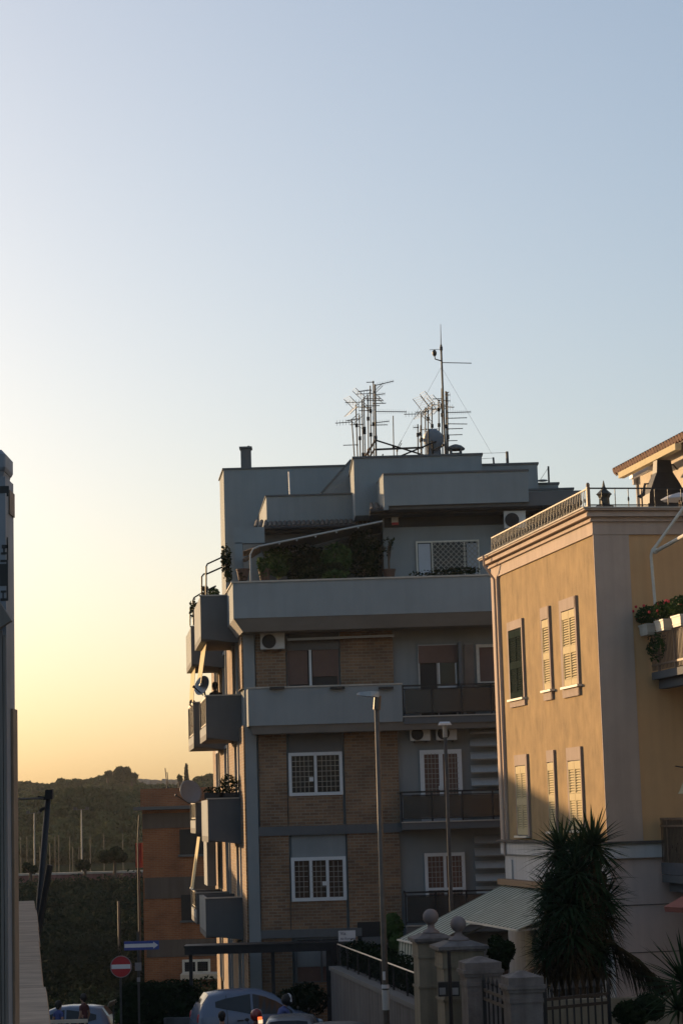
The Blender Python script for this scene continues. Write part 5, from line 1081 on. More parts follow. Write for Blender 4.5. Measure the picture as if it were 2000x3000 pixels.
# people on the side balcony (silhouettes)
p = at(630, 1998, 67.5); fl = zs_(2160, 640, 66.2) + .17
person('person standing on the side balcony next to the oval dish, dark against the light', (p.x, 67.5, p.z - 1.79 * .96), R(35), top='cl_dark', low='cl_dark', h=.96)
p = at(578, 2047, 74.5); person('person looking out over the rail of the farther side balcony', (p.x, 74.5, p.z - 1.79 * .95), R(75), top='cl_dark', low='cl_dark', h=.95, bend=.25)
# ================================================================== SIGNS AND LAMPS
def disc(f, c, r, th=.01, n=32): f.lathe(c, [(r, 0), (r, th)], n, (0, 1, 0)); return f
c = at(355, 2832, 60.0); g0 = gz(c.x, 60)
T = thing('no_entry_sign', 'round red no entry sign with a white bar on a grey post', 'road sign', (c.x, 60, g0)); r = 31 * 60 / F
f = MB(); disc(f, c, r, .02); f.build('sign_plate', 'red', T); f = MB(); f.lathe(c - Vector((0, .001, 0)), [(r, 0), (r - .02, 0), (r - .02, -.004), (r, -.004), (r, 0)], 32, (0, 1, 0), False); f.build('sign_rim', 'signgrey', T)
f = MB(); f.box(c.x - r * .88, c.x + r * .88, c.y - .006, c.y - .002, c.z - r * .2, c.z + r * .2); f.build('white_bar', 'signwhite', T)
f = MB(); f.tube([(c.x - .02, c.y + .05, g0), (c.x - .02, c.y + .05, c.z + r * .7)], .032, 8); f.build('post', 'galv', T)
c = at(415, 2770, 60.6); g0 = gz(c.x, 60.6)
T = thing('one_way_sign', 'blue rectangular one way sign with a white arrow pointing right', 'road sign', (c.x, 60.6, g0)); w_ = 50 * 60.6 / F; h = 12.5 * 60.6 / F
f = MB(); f.box(c.x - w_, c.x + w_, 60.6, 60.62, c.z - h, c.z + h); f.build('sign_plate', 'signblue', T)
f = MB(); y = 60.595; f.add([(c.x - w_ * .98, y, c.z - h * .42), (c.x + w_ * .68, y, c.z - h * .42), (c.x + w_ * .68, y, c.z - h * .78), (c.x + w_ * .96, y, c.z), (c.x + w_ * .68, y, c.z + h * .78), (c.x + w_ * .68, y, c.z + h * .42), (c.x - w_ * .98, y, c.z + h * .42)], [(0, 1, 2, 3, 4, 5, 6)]); f.build('white_arrow', 'signwhite', T)
f = MB(); x = at(405, 2770, 60.66).x; f.tube([(x, 60.67, g0), (x, 60.67, c.z + .38)], .03, 8); f.build('post', 'galv', T)
f = MB(); z = at(408, 2832, 60.6).z; f.box(x - .09, x + .09, 60.60, 60.63, z - .11, z + .11); z2 = at(411, 2870, 60.6).z; f.box(x - .04, x + .05, 60.60, 60.63, z2 - .06, z2 + .06); f.build('sticker', 'signgrey', T)
# street name sign
c = at(1016, 2742, 61.0)
T = thing('street_name_sign', 'pale street name plate on posts in front of the brick ground floor', 'road sign', (c.x, 61, GZ)); w_ = 24.5 * 61 / F; h = 15 * 61 / F
f = MB(); f.box(c.x - w_, c.x + w_, 61, 61.03, c.z - h, c.z + h); f.build('sign_plate', 'signwhite', T)
f = MB(); f.box(c.x - w_ - .02, c.x + w_ + .02, 60.99, 61.04, c.z - h - .05, c.z - h - .001); f.tube([(c.x - w_ + .04, 61.06, GZ), (c.x - w_ + .04, 61.06, c.z + h)], .03, 8); f.tube([(c.x + w_ - .04, 61.06, GZ), (c.x + w_ - .04, 61.06, c.z + h)], .03, 8); f.build('post', 'galv', T)
def text(s, x, y, z, size, m, parent, name='lettering'):
    cu = bpy.data.curves.new(name, 'FONT'); cu.body = s; cu.size = size; cu.extrude = .001; o = bpy.data.objects.new(name, cu); COL.objects.link(o)
    dg = bpy.context.evaluated_depsgraph_get(); me = bpy.data.meshes.new_from_object(o.evaluated_get(dg)); bpy.data.objects.remove(o)
    me.materials.clear(); me.materials.append(M[m]); o = bpy.data.objects.new(name, me); COL.objects.link(o)
    L = ROOT[parent.name].inverted() @ Vector((x, y, z)); o.location = L; o.rotation_euler = (R(90), 0, 0); o.parent = parent; return o
text('Via', c.x - w_ + .05, 60.99, c.z + .03, .13, 'textblue', T); text('dei Romanisti', c.x - w_ + .05, 60.99, c.z - .10, .085, 'textblue', T)
# street lamps
def lamp(lab, ub, ut, vt, Y, u_head, v_head, wide, m, r0, r1, front=False):
    t_ = at(ut, vt, Y); z0 = gz(t_.x, Y); T = thing('street_lamp', lab, 'street lamp', (t_.x, Y, z0), 0, 'street lamps before the apartment block')
    f = MB(); f.tube([(t_.x, Y, z0), (t_.x, Y, z0 + 2.2), tuple(t_)], [r0, r0 * .92, r1], 12); f.lathe((t_.x, Y, z0), [(r0 + .05, 0), (r0 + .05, .3), (r0 + .01, .34)], 12); f.build('pole', m, T, True)
    f = MB(); h = at(u_head, v_head, Y)
    if not front:
        f.loft([[(t_.x + .06, Y - .09, t_.z + .02), (t_.x + .06, Y + .09, t_.z + .02), (t_.x + .06, Y + .09, t_.z + .14), (t_.x + .06, Y - .09, t_.z + .14)], [(t_.x - .12, Y - .14, t_.z + .04), (t_.x - .12, Y + .14, t_.z + .04), (t_.x - .12, Y + .12, t_.z + .16), (t_.x - .12, Y - .12, t_.z + .16)],
                [(h.x + .06, Y - .10, h.z - .02), (h.x + .06, Y + .10, h.z - .02), (h.x + .06, Y + .08, h.z + .06), (h.x + .06, Y - .08, h.z + .06)], [(h.x, Y - .05, h.z - .005), (h.x, Y + .05, h.z - .005), (h.x, Y + .04, h.z + .03), (h.x, Y - .04, h.z + .03)]])
        f.build('lamp_head', 'steel', T); f = MB(); f.tube([(t_.x, Y, t_.z - .25), (t_.x + .03, Y, t_.z + .06)], r1 + .03, 10); f.build('collar', m, T)
    else:
        f.loft([[(t_.x - wide * .5, Y - .35, t_.z + .02), (t_.x + wide * .5, Y - .35, t_.z + .02), (t_.x + wide * .4, Y - .35, t_.z + .07), (t_.x - wide * .4, Y - .35, t_.z + .07)], [(t_.x - wide * .5, Y + .05, t_.z + .04), (t_.x + wide * .5, Y + .05, t_.z + .04), (t_.x + wide * .38, Y + .05, t_.z + .13), (t_.x - wide * .38, Y + .05, t_.z + .13)], [(t_.x - wide * .2, Y + .2, t_.z + .04), (t_.x + wide * .2, Y + .2, t_.z + .04), (t_.x + wide * .16, Y + .2, t_.z + .11), (t_.x - wide * .16, Y + .2, t_.z + .11)]])
        f.build('lamp_head', 'white', T); f = MB(); f.tube([(t_.x, Y, t_.z - .3), (t_.x, Y, t_.z + .03)], r1 + .02, 10); f.build('collar', 'steel', T)
    return T
LA = lamp('nearer street lamp, its flat head pointing left over the solid grey parapet', 1128, 1102, 2046, 47.0, 1045, 2036, .5, 'lamppost', .075, .05)
x = LA.location.x; f = MB(); z = at(1120, 2865, 47).z; f.tube([(x - .02, 47 - .082, z + .14), (x - .02, 47 - .082, z - .04)], .03, 8); z = at(1125, 2945, 47).z; f.lathe((x, 47, z + .36), [(.079, 0), (.079, .08)], 12); f.build('sticker', 'signwhite', LA)
f = MB(); f.lathe((x, 47, z - .1), [(.079, 0), (.079, .42)], 12); f.build('blue_sleeve', 'acwhite', LA)
lamp('farther street lamp seen end on, in front of the grilled balcony door', 1322, 1302, 2128, 58.2, 1302, 2128, .36, 'galv', .065, .045, True)
# ================================================================== GATES, WALLS, PLANTS AT THE RIGHT
def pillar(lab, u0, u1, v_cap, Y, cap='gatestone', m='creampl', ball=None, grp=None, flat=False):
    a = at(u0, v_cap, Y); b = at(u1, v_cap, Y); cx = (a.x + b.x) / 2; w_ = (b.x - a.x) / 2; z1 = a.z; g0 = VG if cx > 2.5 else gz(cx, Y); cy = Y + w_
    T = thing('gate_pillar', lab, 'pillar', (cx, cy, g0), R(8), grp); X = ROOT[T.name] @ Matrix.Translation((0, 0, -g0))
    def sq(f, k, za_, zb_): f.box(-w_ * k, w_ * k, -w_ * k, w_ * k, za_, zb_)
    f = MB(X)
    if not flat:
        sq(f, .80, g0, z1 - 1.02); sq(f, .86, z1 - 1.019, z1 - .97); sq(f, .78, z1 - .969, z1 - .42); sq(f, .84, z1 - .419, z1 - .37); sq(f, .82, z1 - .369, z1 - .12); f.build('shaft', m, T)
        f = MB(X); sq(f, .9, z1 - .119, z1 - .08); sq(f, 1.0, z1 - .079, z1 - .02); f.loft([[(-w_ * .96, -w_ * .96, z1 - .019), (w_ * .96, -w_ * .96, z1 - .019), (w_ * .96, w_ * .96, z1 - .019), (-w_ * .96, w_ * .96, z1 - .019)], [(-w_ * .5, -w_ * .5, z1 + .06), (w_ * .5, -w_ * .5, z1 + .06), (w_ * .5, w_ * .5, z1 + .06), (-w_ * .5, w_ * .5, z1 + .06)]]); f.build('cap', cap, T)
    else:
        sq(f, .82, g0, z1 - .36); sq(f, .87, z1 - .359, z1 - .30); sq(f, .84, z1 - .299, z1 - .2); f.build('shaft', m, T)
        f = MB(X); sq(f, .93, z1 - .199, z1 - .15); sq(f, 1.0, z1 - .149, z1 - .09); sq(f, .9, z1 - .089, z1 + .03)
        f.loft([[(-w_ * .88, -w_ * .88, z1 + .031), (w_ * .88, -w_ * .88, z1 + .031), (w_ * .88, w_ * .88, z1 + .031), (-w_ * .88, w_ * .88, z1 + .031)], [(-w_ * .1, -w_ * .1, z1 + .12), (w_ * .1, -w_ * .1, z1 + .12), (w_ * .1, w_ * .1, z1 + .12), (-w_ * .1, w_ * .1, z1 + .12)]]); f.build('cap', cap, T)
    if ball:
        c = at(ball[0], ball[1], cy); r = ball[2] * cy / F; f = MB(X.copy()); l = X.inverted() @ c
        f.ball((0, 0, c.z), r, 24); f.lathe((0, 0, 0), [(w_ * .42, z1 + .061), (w_ * .40, z1 + .1), (r * .5, z1 + .16), (r * .42, c.z - r * .9), (r * .55, c.z - r * .8)], 16); f.build('ball_finial', 'ballstone', T, True)
    return T
G = 'gate pillars at the right'
pillar('cream gate pillar with a stone ball, the farther of the two with balls', 1204, 1326, 2748, 44, ball=(1263, 2686, 23), grp=G)
P2 = pillar('cream gate pillar with a stone ball, the nearer one carrying the letter boxes', 1272, 1422, 2772, 40, ball=(1340, 2707, 23), grp=G)
pillar('plain grey stone pillar between the ball pillar and the gate, the taller one', 1348, 1468, 2828, 36.5, m='gatestone', flat=True, grp=G)
pillar('plain grey stone pillar in front of the yucca, the shorter and nearer one', 1474, 1592, 2872, 33.5, m='gatestone', flat=True, grp=G)
# letter boxes and dark pole strapped to the nearer ball pillar
a = at(1282, 2878, 39.6); b = at(1346, 2918, 39.6); T = thing('letter_box', 'dark letter box unit with two pale labels on the nearer ball pillar', 'letter box', ((a.x + b.x) / 2, 39.6, b.z))
f = MB(); f.box(a.x, b.x, 39.6, 39.78, b.z, a.z); f.build('box', 'black', T)
for u0, u1 in ((1286, 1305), (1322, 1342)): f = MB(); f.pbox(u0, 2894, u1, 2914, 39.592, 39.599); f.build('label_plate', 'signgrey', T)
p = at(1314, 2785, 39.3); f = MB(); f.tube([(p.x, 39.3, p.z), (p.x, 39.3, p.z - 3.0)], .035, 8); tag(f.build('thin_pole', 'iron'), 'thin dark pole standing in front of the nearer ball pillar', 'pole')
# iron gates
def gate(lab, pts, v_top, Y0, Y1, n, spike=True):
    a = at(pts[0], v_top[0], Y0); b = at(pts[1], v_top[1], Y1); g0 = VG; T = thing('iron_gate', lab, 'gate', ((a.x + b.x) / 2, (a.y + b.y) / 2, g0), 0, 'dark iron gates')
    f = MB(); zt_ = (a.z + b.z) / 2
    A = Vector((a.x, a.y, 0)); B = Vector((b.x, b.y, 0))
    for z in (zt_ - .12, zt_ - .26, g0 + .15): f = MB(); f.bar(A + Vector((0, 0, z)), B + Vector((0, 0, z)), .04, .05); f.build('rail', 'iron', T)
    f = MB()
    for i in range(n + 1):
        p = A.lerp(B, i / n); w_ = .06 if i in (0, n) else .03; f.bar(p + Vector((0, 0, g0 + .05)), p + Vector((0, 0, zt_)), w_)
        if spike: f.lathe(p + Vector((0, 0, zt_)), [(.03, 0), (.035, .03), (.004, .14)], 6)
    f.build('bars', 'iron', T)
    return T
gate('narrow dark iron gate between the two plain grey pillars', (1416, 1482), (2885, 2895), 36.2, 34.4, 5)
gate('wide dark iron gate in front of the yucca trunk', (1594, 1780), (2905, 2890), 34.6, 35.4, 9)
f = MB(); p0 = at(1594, 2960, 38.0); p1 = at(2100, 2960, 38.0); f.box(p0.x, p1.x, 38.0, 38.2, VG - .3, at(1700, 2928, 38).z); tag(f.build('garden_wall', 'creampl'), 'low pale garden wall behind the wide iron gate', 'wall')
# concrete retaining wall with coping, hedge and wire fence
w0 = at(968, 2842, 60.0); zw_ = w0.z; d = ray(1222, 2960); k = zw_ / d.z; w1 = d * k
wd_ = Vector((w1.x - w0.x, w1.y - w0.y, 0)).normalized(); wn_ = Vector((wd_.y, -wd_.x, 0))
if wn_.x < 0: wn_ = -wn_
w2 = Vector((w1.x, w1.y, 0)) + wd_ * 1.2; w0 = Vector((w0.x, w0.y, 0))
T = thing('retaining_wall', 'stained concrete retaining wall beside the street with a dark coping', 'wall', (w0.x, w0.y, GZ - .2))
f = MB(); q = [w0, w2, w2 + wn_ * .35, w0 + wn_ * .35]
if (q[1] - q[0]).cross(q[2] - q[0]).z < 0: q = q[::-1]
f.prism([(p.x, p.y) for p in q], GZ - .2, zw_); f.build('wall', 'concrete', T)
q = [w0 - wn_ * .05, w2 - wn_ * .05, w2 + wn_ * .4, w0 + wn_ * .4]
if (q[1] - q[0]).cross(q[2] - q[0]).z < 0: q = q[::-1]
f = MB(); f.prism([(p.x, p.y) for p in q], zw_ + .001, zw_ + .11); f.build('coping', 'greydark', T)
zf2 = at(1005, 2766, 60).z; T = thing('wire_fence', 'green wire fence with a pale top rail on the retaining wall', 'fence', (w0.x + .3, w0.y, zw_ + .11))
f = MB(); o = wn_ * .22; LW_ = (w2 - w0).length
f.tube([w0 + o + Vector((0, 0, zf2)), w2 + o + Vector((0, 0, zf2))], .022); f.build('top_rail', 'steel', T)
for i in range(9): f = MB(); p = w0.lerp(w2, i / 8) + o; f.tube([p + Vector((0, 0, zw_ + .11)), p + Vector((0, 0, zf2))], .025); f.build('fence_post', 'iron', T)
f = MB()
for i in range(90): p = w0.lerp(w2, i / 90) + o; f.bar(p + Vector((0, 0, zw_ + .12)), p + Vector((0, 0, zf2)), .007)
f.build('mesh_panel', 'iron', T)
random.seed(21); f = MB()
for i in range(26): p = w0.lerp(w2, (i + .5) / 26) + wn_ * .62; f.leaves((p.x, p.y, zw_ + .42 + random.uniform(-.05, .08)), (.42, .42, .46), 230, .06, .6)
tag(f.build('hedge', 'leafdark'), 'dark hedge behind the wire fence on the retaining wall', 'hedge')
def bush(lab, name, u, v, Y, ru, rv, n, size, m='leafdark', dy=.8, cat='bush', g0=None, grp=None, lobes=5, trunk=True):
    c = at(u, v, Y); rx = ru * Y / F; rz_ = rv * Y / F; g0 = g0 if g0 is not None else gz(c.x, Y); T = thing(name, lab, cat, (c.x, Y, g0), 0, grp)
    f = MB()
    for i in range(lobes):
        q = c + Vector((random.uniform(-.55, .55) * rx, random.uniform(-.5, .5) * dy, random.uniform(-.5, .5) * rz_)); s = random.uniform(.45, .7); f.leaves(q, (rx * s, dy * s, rz_ * s), n // lobes, size, .5)
    f.build('foliage', m, T)
    if trunk:
        f = MB(); f.tube([(c.x, Y, g0), (c.x + .05, Y, c.z)], [.07, .04]); f.tube([(c.x, Y, g0 + (c.z - g0) * .6), (c.x + rx * .5, Y, c.z + rz_ * .2)], .03); f.tube([(c.x, Y, g0 + (c.z - g0) * .6), (c.x - rx * .5, Y, c.z + rz_ * .2)], .03); f.build('stem', 'trunk', T)
    return T
random.seed(5)
bush('dark green bush behind the fence, left of the striped awning', 'garden_bush', 1150, 2740, 56, 38, 62, 2600, .07, 'leaf', g0=VG)
bush('dark bush in the garden under the sunlit front bar of the awning', 'garden_bush', 1470, 2810, 44, 40, 60, 1600, .06, g0=VG)
bush('dark bush beside the wide iron gate at the lower right', 'garden_bush', 1860, 2945, 35, 75, 50, 3000, .05, g0=VG)
bush('leafy shrubs against the brick ground floor behind the riders', 'garden_bush', 880, 2935, 62.3, 78, 62, 4200, .06, dy=.4, lobes=12)
bush('tangle of leaves in front of the opening beside the street name plate', 'garden_bush', 1000, 2840, 61.5, 22, 40, 500, .06, dy=.5)
# clipped dark hedge on the left with low wall
a = at(362, 2885, 62); b = at(562, 2885, 62); f = MB(); g0 = gz((a.x + b.x) / 2, 62)
n = 30
for i in range(n):
    for j in range(3):
        x = a.x + (b.x - a.x) * (i + .5) / n; f.leaves((x, 62.0 + j * .5, (g0 + a.z) / 2 + .05), (.3, .4, (a.z - g0) / 2), 190, .07, .4)
tag(f.build('hedge', 'leafdark'), 'tall clipped black green hedge between the one way sign and the pale blue hatchback', 'hedge')
f = MB(); x0 = at(480, 2985, 61.2).x; x1 = at(562, 2980, 61.2).x; f.box(x0, x1, 61.2, 61.4, g0, at(520, 2982, 61.2).z); tag(f.build('low_wall', 'concrete'), 'low grey wall at the foot of the clipped hedge', 'wall')
# dark steel canopy frame in front of the ground floor
T = thing('entrance_canopy', 'dark flat entrance canopy on thin posts in front of the block ground floor', 'canopy', (at(770, 2800, 62.4).x, 62.4, GZ))
f = MB(); a = at(541, 2775, 62.0); b = at(1004, 2764, 62.0); f.box(a.x, b.x, 62.0, 62.9, a.z - .22, a.z - .02); f.box(a.x - .02, b.x + .02, 61.97, 62.93, a.z - .019, a.z + .03); f.build('roof', 'iron', T)
for u in (560, 801, 966): x = at(u, 2880, 62.2).x; f = MB(); w_ = .09 if u == 966 else .05; f.box(x - w_, x + w_, 62.2, 62.2 + w_ * 2, GZ, a.z - .221); f.build('post', 'iron', T)
# ================================================================== YUCCAS
def blade(f, p, d, L, w_, droop):
    p = Vector(p); d = Vector(d).normalized(); s = d.cross(Vector((0, 0, 1)))
    s = s.normalized() if s.length > .05 else Vector((1, 0, 0))
    n = 4; L_, R_, C_ = [], [], []
    for i in range(n + 1):
        t = i / n; q = p + d * L * t + Vector((0, 0, -droop * L * t * t)); ww = w_ * (1 - t) ** .7 * (.6 + .4 * min(1, t * 4)); L_.append(q - s * ww); R_.append(q + s * ww); C_.append(q - d.cross(s) * ww * .35)
    pts = L_ + C_ + R_; m_ = n + 1
    f.add(pts, [(i, i + 1, m_ + i + 1, m_ + i) for i in range(n)] + [(m_ + i, m_ + i + 1, 2 * m_ + i + 1, 2 * m_ + i) for i in range(n)])
def rosette(f, c, n, L, w_, up=.2, lo=-.5, droop=.12, axis=Vector((0, 0, 1))):
    q = Vector(axis).to_track_quat('Z', 'Y')
    for i in range(n):
        t = i / n; a = i * 2.39996; z = 1.0 - (1.0 - lo) * t ** 1.1; r = math.sqrt(max(0.02, 1 - min(1, z * z))); d = q @ Vector((math.cos(a) * r, math.sin(a) * r, z))
        blade(f, c, d + Vector((random.uniform(-.1, .1), random.uniform(-.1, .1), random.uniform(-.1, .1))), L * random.uniform(.75, 1.1), w_ * random.uniform(.8, 1.15), droop * random.uniform(.4, 1.8))
random.seed(9)
YU = thing('yucca', 'big dark many headed yucca with spiky leaves in front of the villa corner', 'yucca', (at(1690, 2900, 39.8).x, 39.8, VG))
heads = [(1692, 2505, 39.9, .78, 120), (1665, 2650, 39.2, .74, 120), (1610, 2620, 40.0, .62, 90), (1770, 2640, 39.8, .66, 90), (1675, 2740, 39.1, .7, 110), (1600, 2780, 39.5, .55, 90), (1760, 2790, 39.6, .6, 80), (1642, 2495, 40.2, .80, 120), (1735, 2480, 39.6, .82, 130), (1690, 2560, 39.4, .8, 110), (1640, 2600, 39.8, .72, 100), (1745, 2590, 39.8, .75, 110), (1615, 2690, 39.6, .62, 100), (1700, 2680, 39.3, .72, 110), (1760, 2690, 39.9, .62, 80), (1640, 2770, 39.4, .62, 90), (1720, 2770, 39.5, .62, 90)]
f = MB(); tr = MB(); base = Vector((at(1690, 2900, 39.8).x, 39.8, VG))
for (u, v, Y, L, n) in heads:
    c = at(u, v, Y); ax = (c - (base + Vector((0, 0, 1.2)))); ax = Vector((ax.x * .35, ax.y * .35, 1)).normalized(); rosette(f, c, int(n * .85), L * (1.12 if v < 2620 else 1.0), .040, axis=ax, lo=-.65, droop=.16)
    tr.tube([base, base + Vector(((c.x - base.x) * .3, (c.y - base.y) * .3, .9)), c - ax * .05], [.16, .12, .07], 8)
f.build('leaves', 'yucca', YU); tr.build('trunk', 'trunk', YU)
f = MB()
for (u, v, Y, L, n) in heads:
    c = at(u, v + 45, Y); rosette(f, c, 80, .62, .026, lo=-1.0, droop=.35, axis=Vector((0, 0, -1)))
c = at(1780, 2760, 39.4)
for i in range(300):
    t = random.random() ** .8; p = c.lerp(at(1945, 2890, 38.8), t) + Vector((0, random.uniform(-.15, .15), random.uniform(-.06, .1))); blade(f, p, Vector((.45 + random.uniform(-.3, .3), random.uniform(-.3, .3), -.35 - random.random() * .9)), random.uniform(.45, .85), .022, .25)
f.tube([at(1740, 2740, 39.5), c, at(1870, 2815, 39.1), at(1945, 2890, 38.8)], [.06, .05, .035, .015], 8)
f.build('dead_leaves', 'yuccadry', YU); YU['label'] = 'big dark many headed yucca with spiky leaves in front of the villa corner'
Y2_ = thing('yucca', 'smaller spiky palm lily at the lower right edge', 'yucca', (at(2000, 2940, 32.5).x, 32.5, VG))
f = MB(); rosette(f, at(2008, 2885, 32.5), 90, 1.0, .035, lo=-.45, droop=.1); rosette(f, at(1985, 2960, 32.0), 50, .7, .03, lo=-.3, droop=.15); f.build('leaves', 'yucca', Y2_); f = MB(); q = at(2008, 2885, 32.5); f.tube([(q.x, 32.5, VG), q], [.12, .08], 8); f.build('trunk', 'trunk', Y2_)
# ================================================================== LEFT FOREGROUND
h_ = 1.22; fr = ray(106, 2638); k = -h_ / fr.z; wf = fr * k; nr = ray(152, 3010); wnr = nr * (-h_ / nr.z)
fl_ = ray(50, 2637); wfl = fl_ * (-h_ / fl_.z)
wdir = Vector((wf.x - wnr.x, wf.y - wnr.y, 0)).normalized(); side = Vector((-wdir.y, wdir.x, 0)); wth = abs((Vector((wfl.x, wfl.y, 0)) - Vector((wf.x, wf.y, 0))).dot(side)) + .06
T = thing('parapet_wall', 'travertine coped parapet wall running away from the camera at the lower left', 'wall', (wnr.x, wnr.y, gz(wnr.x, wnr.y) - .2))
a = Vector((wf.x, wf.y, 0)); b = Vector((wnr.x, wnr.y, 0)) - wdir * 4.5
f = MB(); q = [b + side * .04, a + side * .04, a + side * (wth - .04), b + side * (wth - .04)]
if (q[1] - q[0]).cross(q[2] - q[0]).z < 0: q = q[::-1]
f.prism([(p.x, p.y) for p in q], -6.6, -h_ - .06); f.build('wall', 'concrete', T)
L = (a - b).length; n = 9; marks = [0, .16, .30, .42, .54, .66, .77, .86, .93, 1.0]
for i in range(n):
    p = b + wdir * (L * marks[i] + .006); q = b + wdir * (L * marks[i + 1] - .014); o = random.uniform(-.02, .02); z = -h_ + random.uniform(-.004, .0)
    f = MB(); f.loft([[p + side * o + Vector((0, 0, -h_ - .055)), p + side * (wth + o) + Vector((0, 0, -h_ - .055)), p + side * (wth + o) + Vector((0, 0, z)), p + side * (o + .012) + Vector((0, 0, z))], [q + side * o + Vector((0, 0, -h_ - .055)), q + side * (wth + o) + Vector((0, 0, -h_ - .055)), q + side * (wth + o) + Vector((0, 0, z)), q + side * (o + .012) + Vector((0, 0, z))]]); f.build('coping_slab', 'stone', T)
# painted post with cap at the left edge
YQ = 13.0; xr = at(41, 1560, YQ + .32).x; z1 = at(30, 1313, YQ).z; zc_ = at(30, 1372, YQ).z; gq = gz(xr, YQ)
T = thing('gate_post', 'tall blue grey painted post with a chamfered cap and black marks at the left edge', 'post', (xr - .15, YQ, gq))
w_ = .32; f = MB(); f.box(xr - w_, xr, YQ, YQ + w_, gq, zc_ - .05); f.build('shaft', 'post', T)
f = MB(); cx, cy = xr - w_ / 2, YQ + w_ / 2; r8 = lambda r, z, ch: [(cx - r, cy - r + ch, z), (cx - r + ch, cy - r, z), (cx + r - ch, cy - r, z), (cx + r, cy - r + ch, z), (cx + r, cy + r - ch, z), (cx + r - ch, cy + r, z), (cx - r + ch, cy + r, z), (cx - r, cy + r - ch, z)]
f.loft([r8(w_ / 2 - .02, zc_ - .05, .02), r8(w_ / 2 - .012, zc_ - .012, .02)]); f.loft([r8(w_ / 2 - .008, zc_ - .011, .02), r8(w_ / 2, zc_ + .012, .01), r8(w_ / 2, z1 - .035, .01), r8(w_ / 2 - .03, z1, .02)]); f.build('cap', 'post', T)
# black scrawl painted on the post (illegible in the photo)
def mk(u0, v0, u1, v1): f = MB(); f.pbox(u0, v0, u1, v1, YQ - .004, YQ - .001); f.build('painted_mark', 'black', T)
for m_ in ((0, 1424, 27, 1444), (20, 1444, 26, 1454), (20, 1574, 25, 1640), (6, 1596, 25, 1606), (4, 1618, 20, 1624), (10, 1606, 15, 1618), (2, 1640, 24, 1646), (0, 1652, 20, 1716), (19, 1646, 25, 1760), (3, 1730, 19, 1736), (2, 1753, 20, 1760), (8, 1736, 12, 1753)): mk(*m_)
f = MB(); a = at(41, 1426, YQ); b = at(46, 1496, YQ); f.box(xr + .001, xr + .010, YQ + .12, YQ + .31, b.z, a.z); f.build('edge_plate', 'rail_brown', T); f = MB(); a = at(42, 2072, YQ); f.box(xr + .001, xr + .016, YQ + .15, YQ + w_, gq, a.z); f.build('edge_plate', 'rail_brown', T)
f = MB(); a = at(-40, 1745, YQ - .1); b = at(16, 1832, YQ - .1); f.bar(a, b, .06, .1); f.build('sloping_rail', 'plank', T)
f = MB()
for i, (u0, u1) in enumerate(((-60, -38), (-36, -18), (-16, -2), (0, 9), (10.5, 17.5))):
    p0 = at(u0, 1800 + (u0 + 40) * 1.2, YQ - .05); p1 = at(u1, 3000, YQ - .05); f.box(p0.x, at(u1, 2000, YQ - .05).x, YQ - .06, YQ - .035, gq, p0.z)
f.build('board', 'plank', T)
# leaning dark utility pole with bracket and wire
YU_ = 41.0; a = at(142, 2338, YU_); b = at(112, 2700, YU_); dn = (b - a).normalized(); ft = a + dn * ((a.z - gz(a.x, YU_)) / -dn.z)
T = thing('utility_pole', 'dark leaning pole with a bracket and wire behind the travertine wall', 'pole', tuple(ft))
f = MB(); f.tube([ft, a], [.085, .055], 10); f.build('pole', 'iron', T, True)
f = MB(); f.box(a.x - .05, a.x + .09, YU_ - .08, YU_ + .08, a.z - .02, a.z + .16); f.bar(at(138, 2340, YU_), at(112, 2336, YU_), .06); f.tube([at(136, 2365, YU_), at(122, 2372, YU_), at(118, 2378, YU_)], .035); f.build('bracket', 'iron', T)
f = MB(); q = at(-60, 2345, YU_ - 2); f.tube([at(130, 2339, YU_), at(40, 2341, YU_ - 1), q], .018, 5); f.build('wire', 'galv', T)
f = MB(); b1_ = at(147, 2534, YU_ - .6); b2_ = at(122, 2680, YU_ - .6); d2 = (b2_ - b1_).normalized(); f.tube([b1_, b1_ + d2 * 3.4], .06, 10); tag(f.build('short_post', 'iron'), 'short dark leaning post beside the leaning utility pole', 'post')
# ================================================================== ORANGE BRICK HOUSE
YO = 90.0; OR = thing('orange_house', 'orange brick house with a flat grey cornice and dark windows behind the side balconies', 'house', (at(500, 2600, YO).x, YO, gz(-7, YO)))
x0 = at(418, 2450, YO).x; x1 = at(640, 2450, YO).x + 1; go = gz(-7, YO) - .3
f = MB(); f.box(x0, x1, YO, YO + 9, go, at(470, 2373, YO).z); f.box(at(412, 2340, YO + .8).x, x1, YO + .8, YO + 8, at(470, 2373, YO).z + .15, at(470, 2310, YO + .8).z); f.build('wall', 'orange', OR)
f = MB(); z = at(470, 2372, YO).z; f.box(at(391, 2372, YO - .5).x, x1, YO - .5, YO + 9, z, z + .13); f.build('cornice', 'greydark', OR)
for r in ((418, 2384, 640, 2422), (424, 2572, 640, 2628), (430, 2755, 640, 2800)): f = MB(); f.pbox(*r, YO - .04, YO - .004); f.build('storey_band', 'band', OR)
for r in ((526, 2430, 607, 2504), (531, 2622, 580, 2697)):
    f = MB(); f.pbox(*r, YO - .05, YO - .006); o = f.build('window', 'dark', OR); f = MB(); a = at(r[0] - 3, r[3], YO); b = at(r[2] + 3, r[3] + 4, YO); f.box(a.x, b.x, YO - .12, YO - .052, b.z, a.z); f.build('sill', 'greydark', o)
o = frame(534, 2812, 617, 2852, YO - .08, .1, (.5,), .07, 'offwhite', OR); grille(o, 541, 2819, 570, 2846, YO - .07, 5, 4, 'iron', .014); grille(o, 580, 2817, 608, 2844, YO - .07, 5, 4, 'iron', .014)
f = MB(); a = at(530, 2854, YO - .9); b = at(645, 2866, YO - .9); f.box(a.x, b.x, YO - 1.2, YO - .005, b.z, a.z); f.build('porch_slab', 'penthouse', OR)
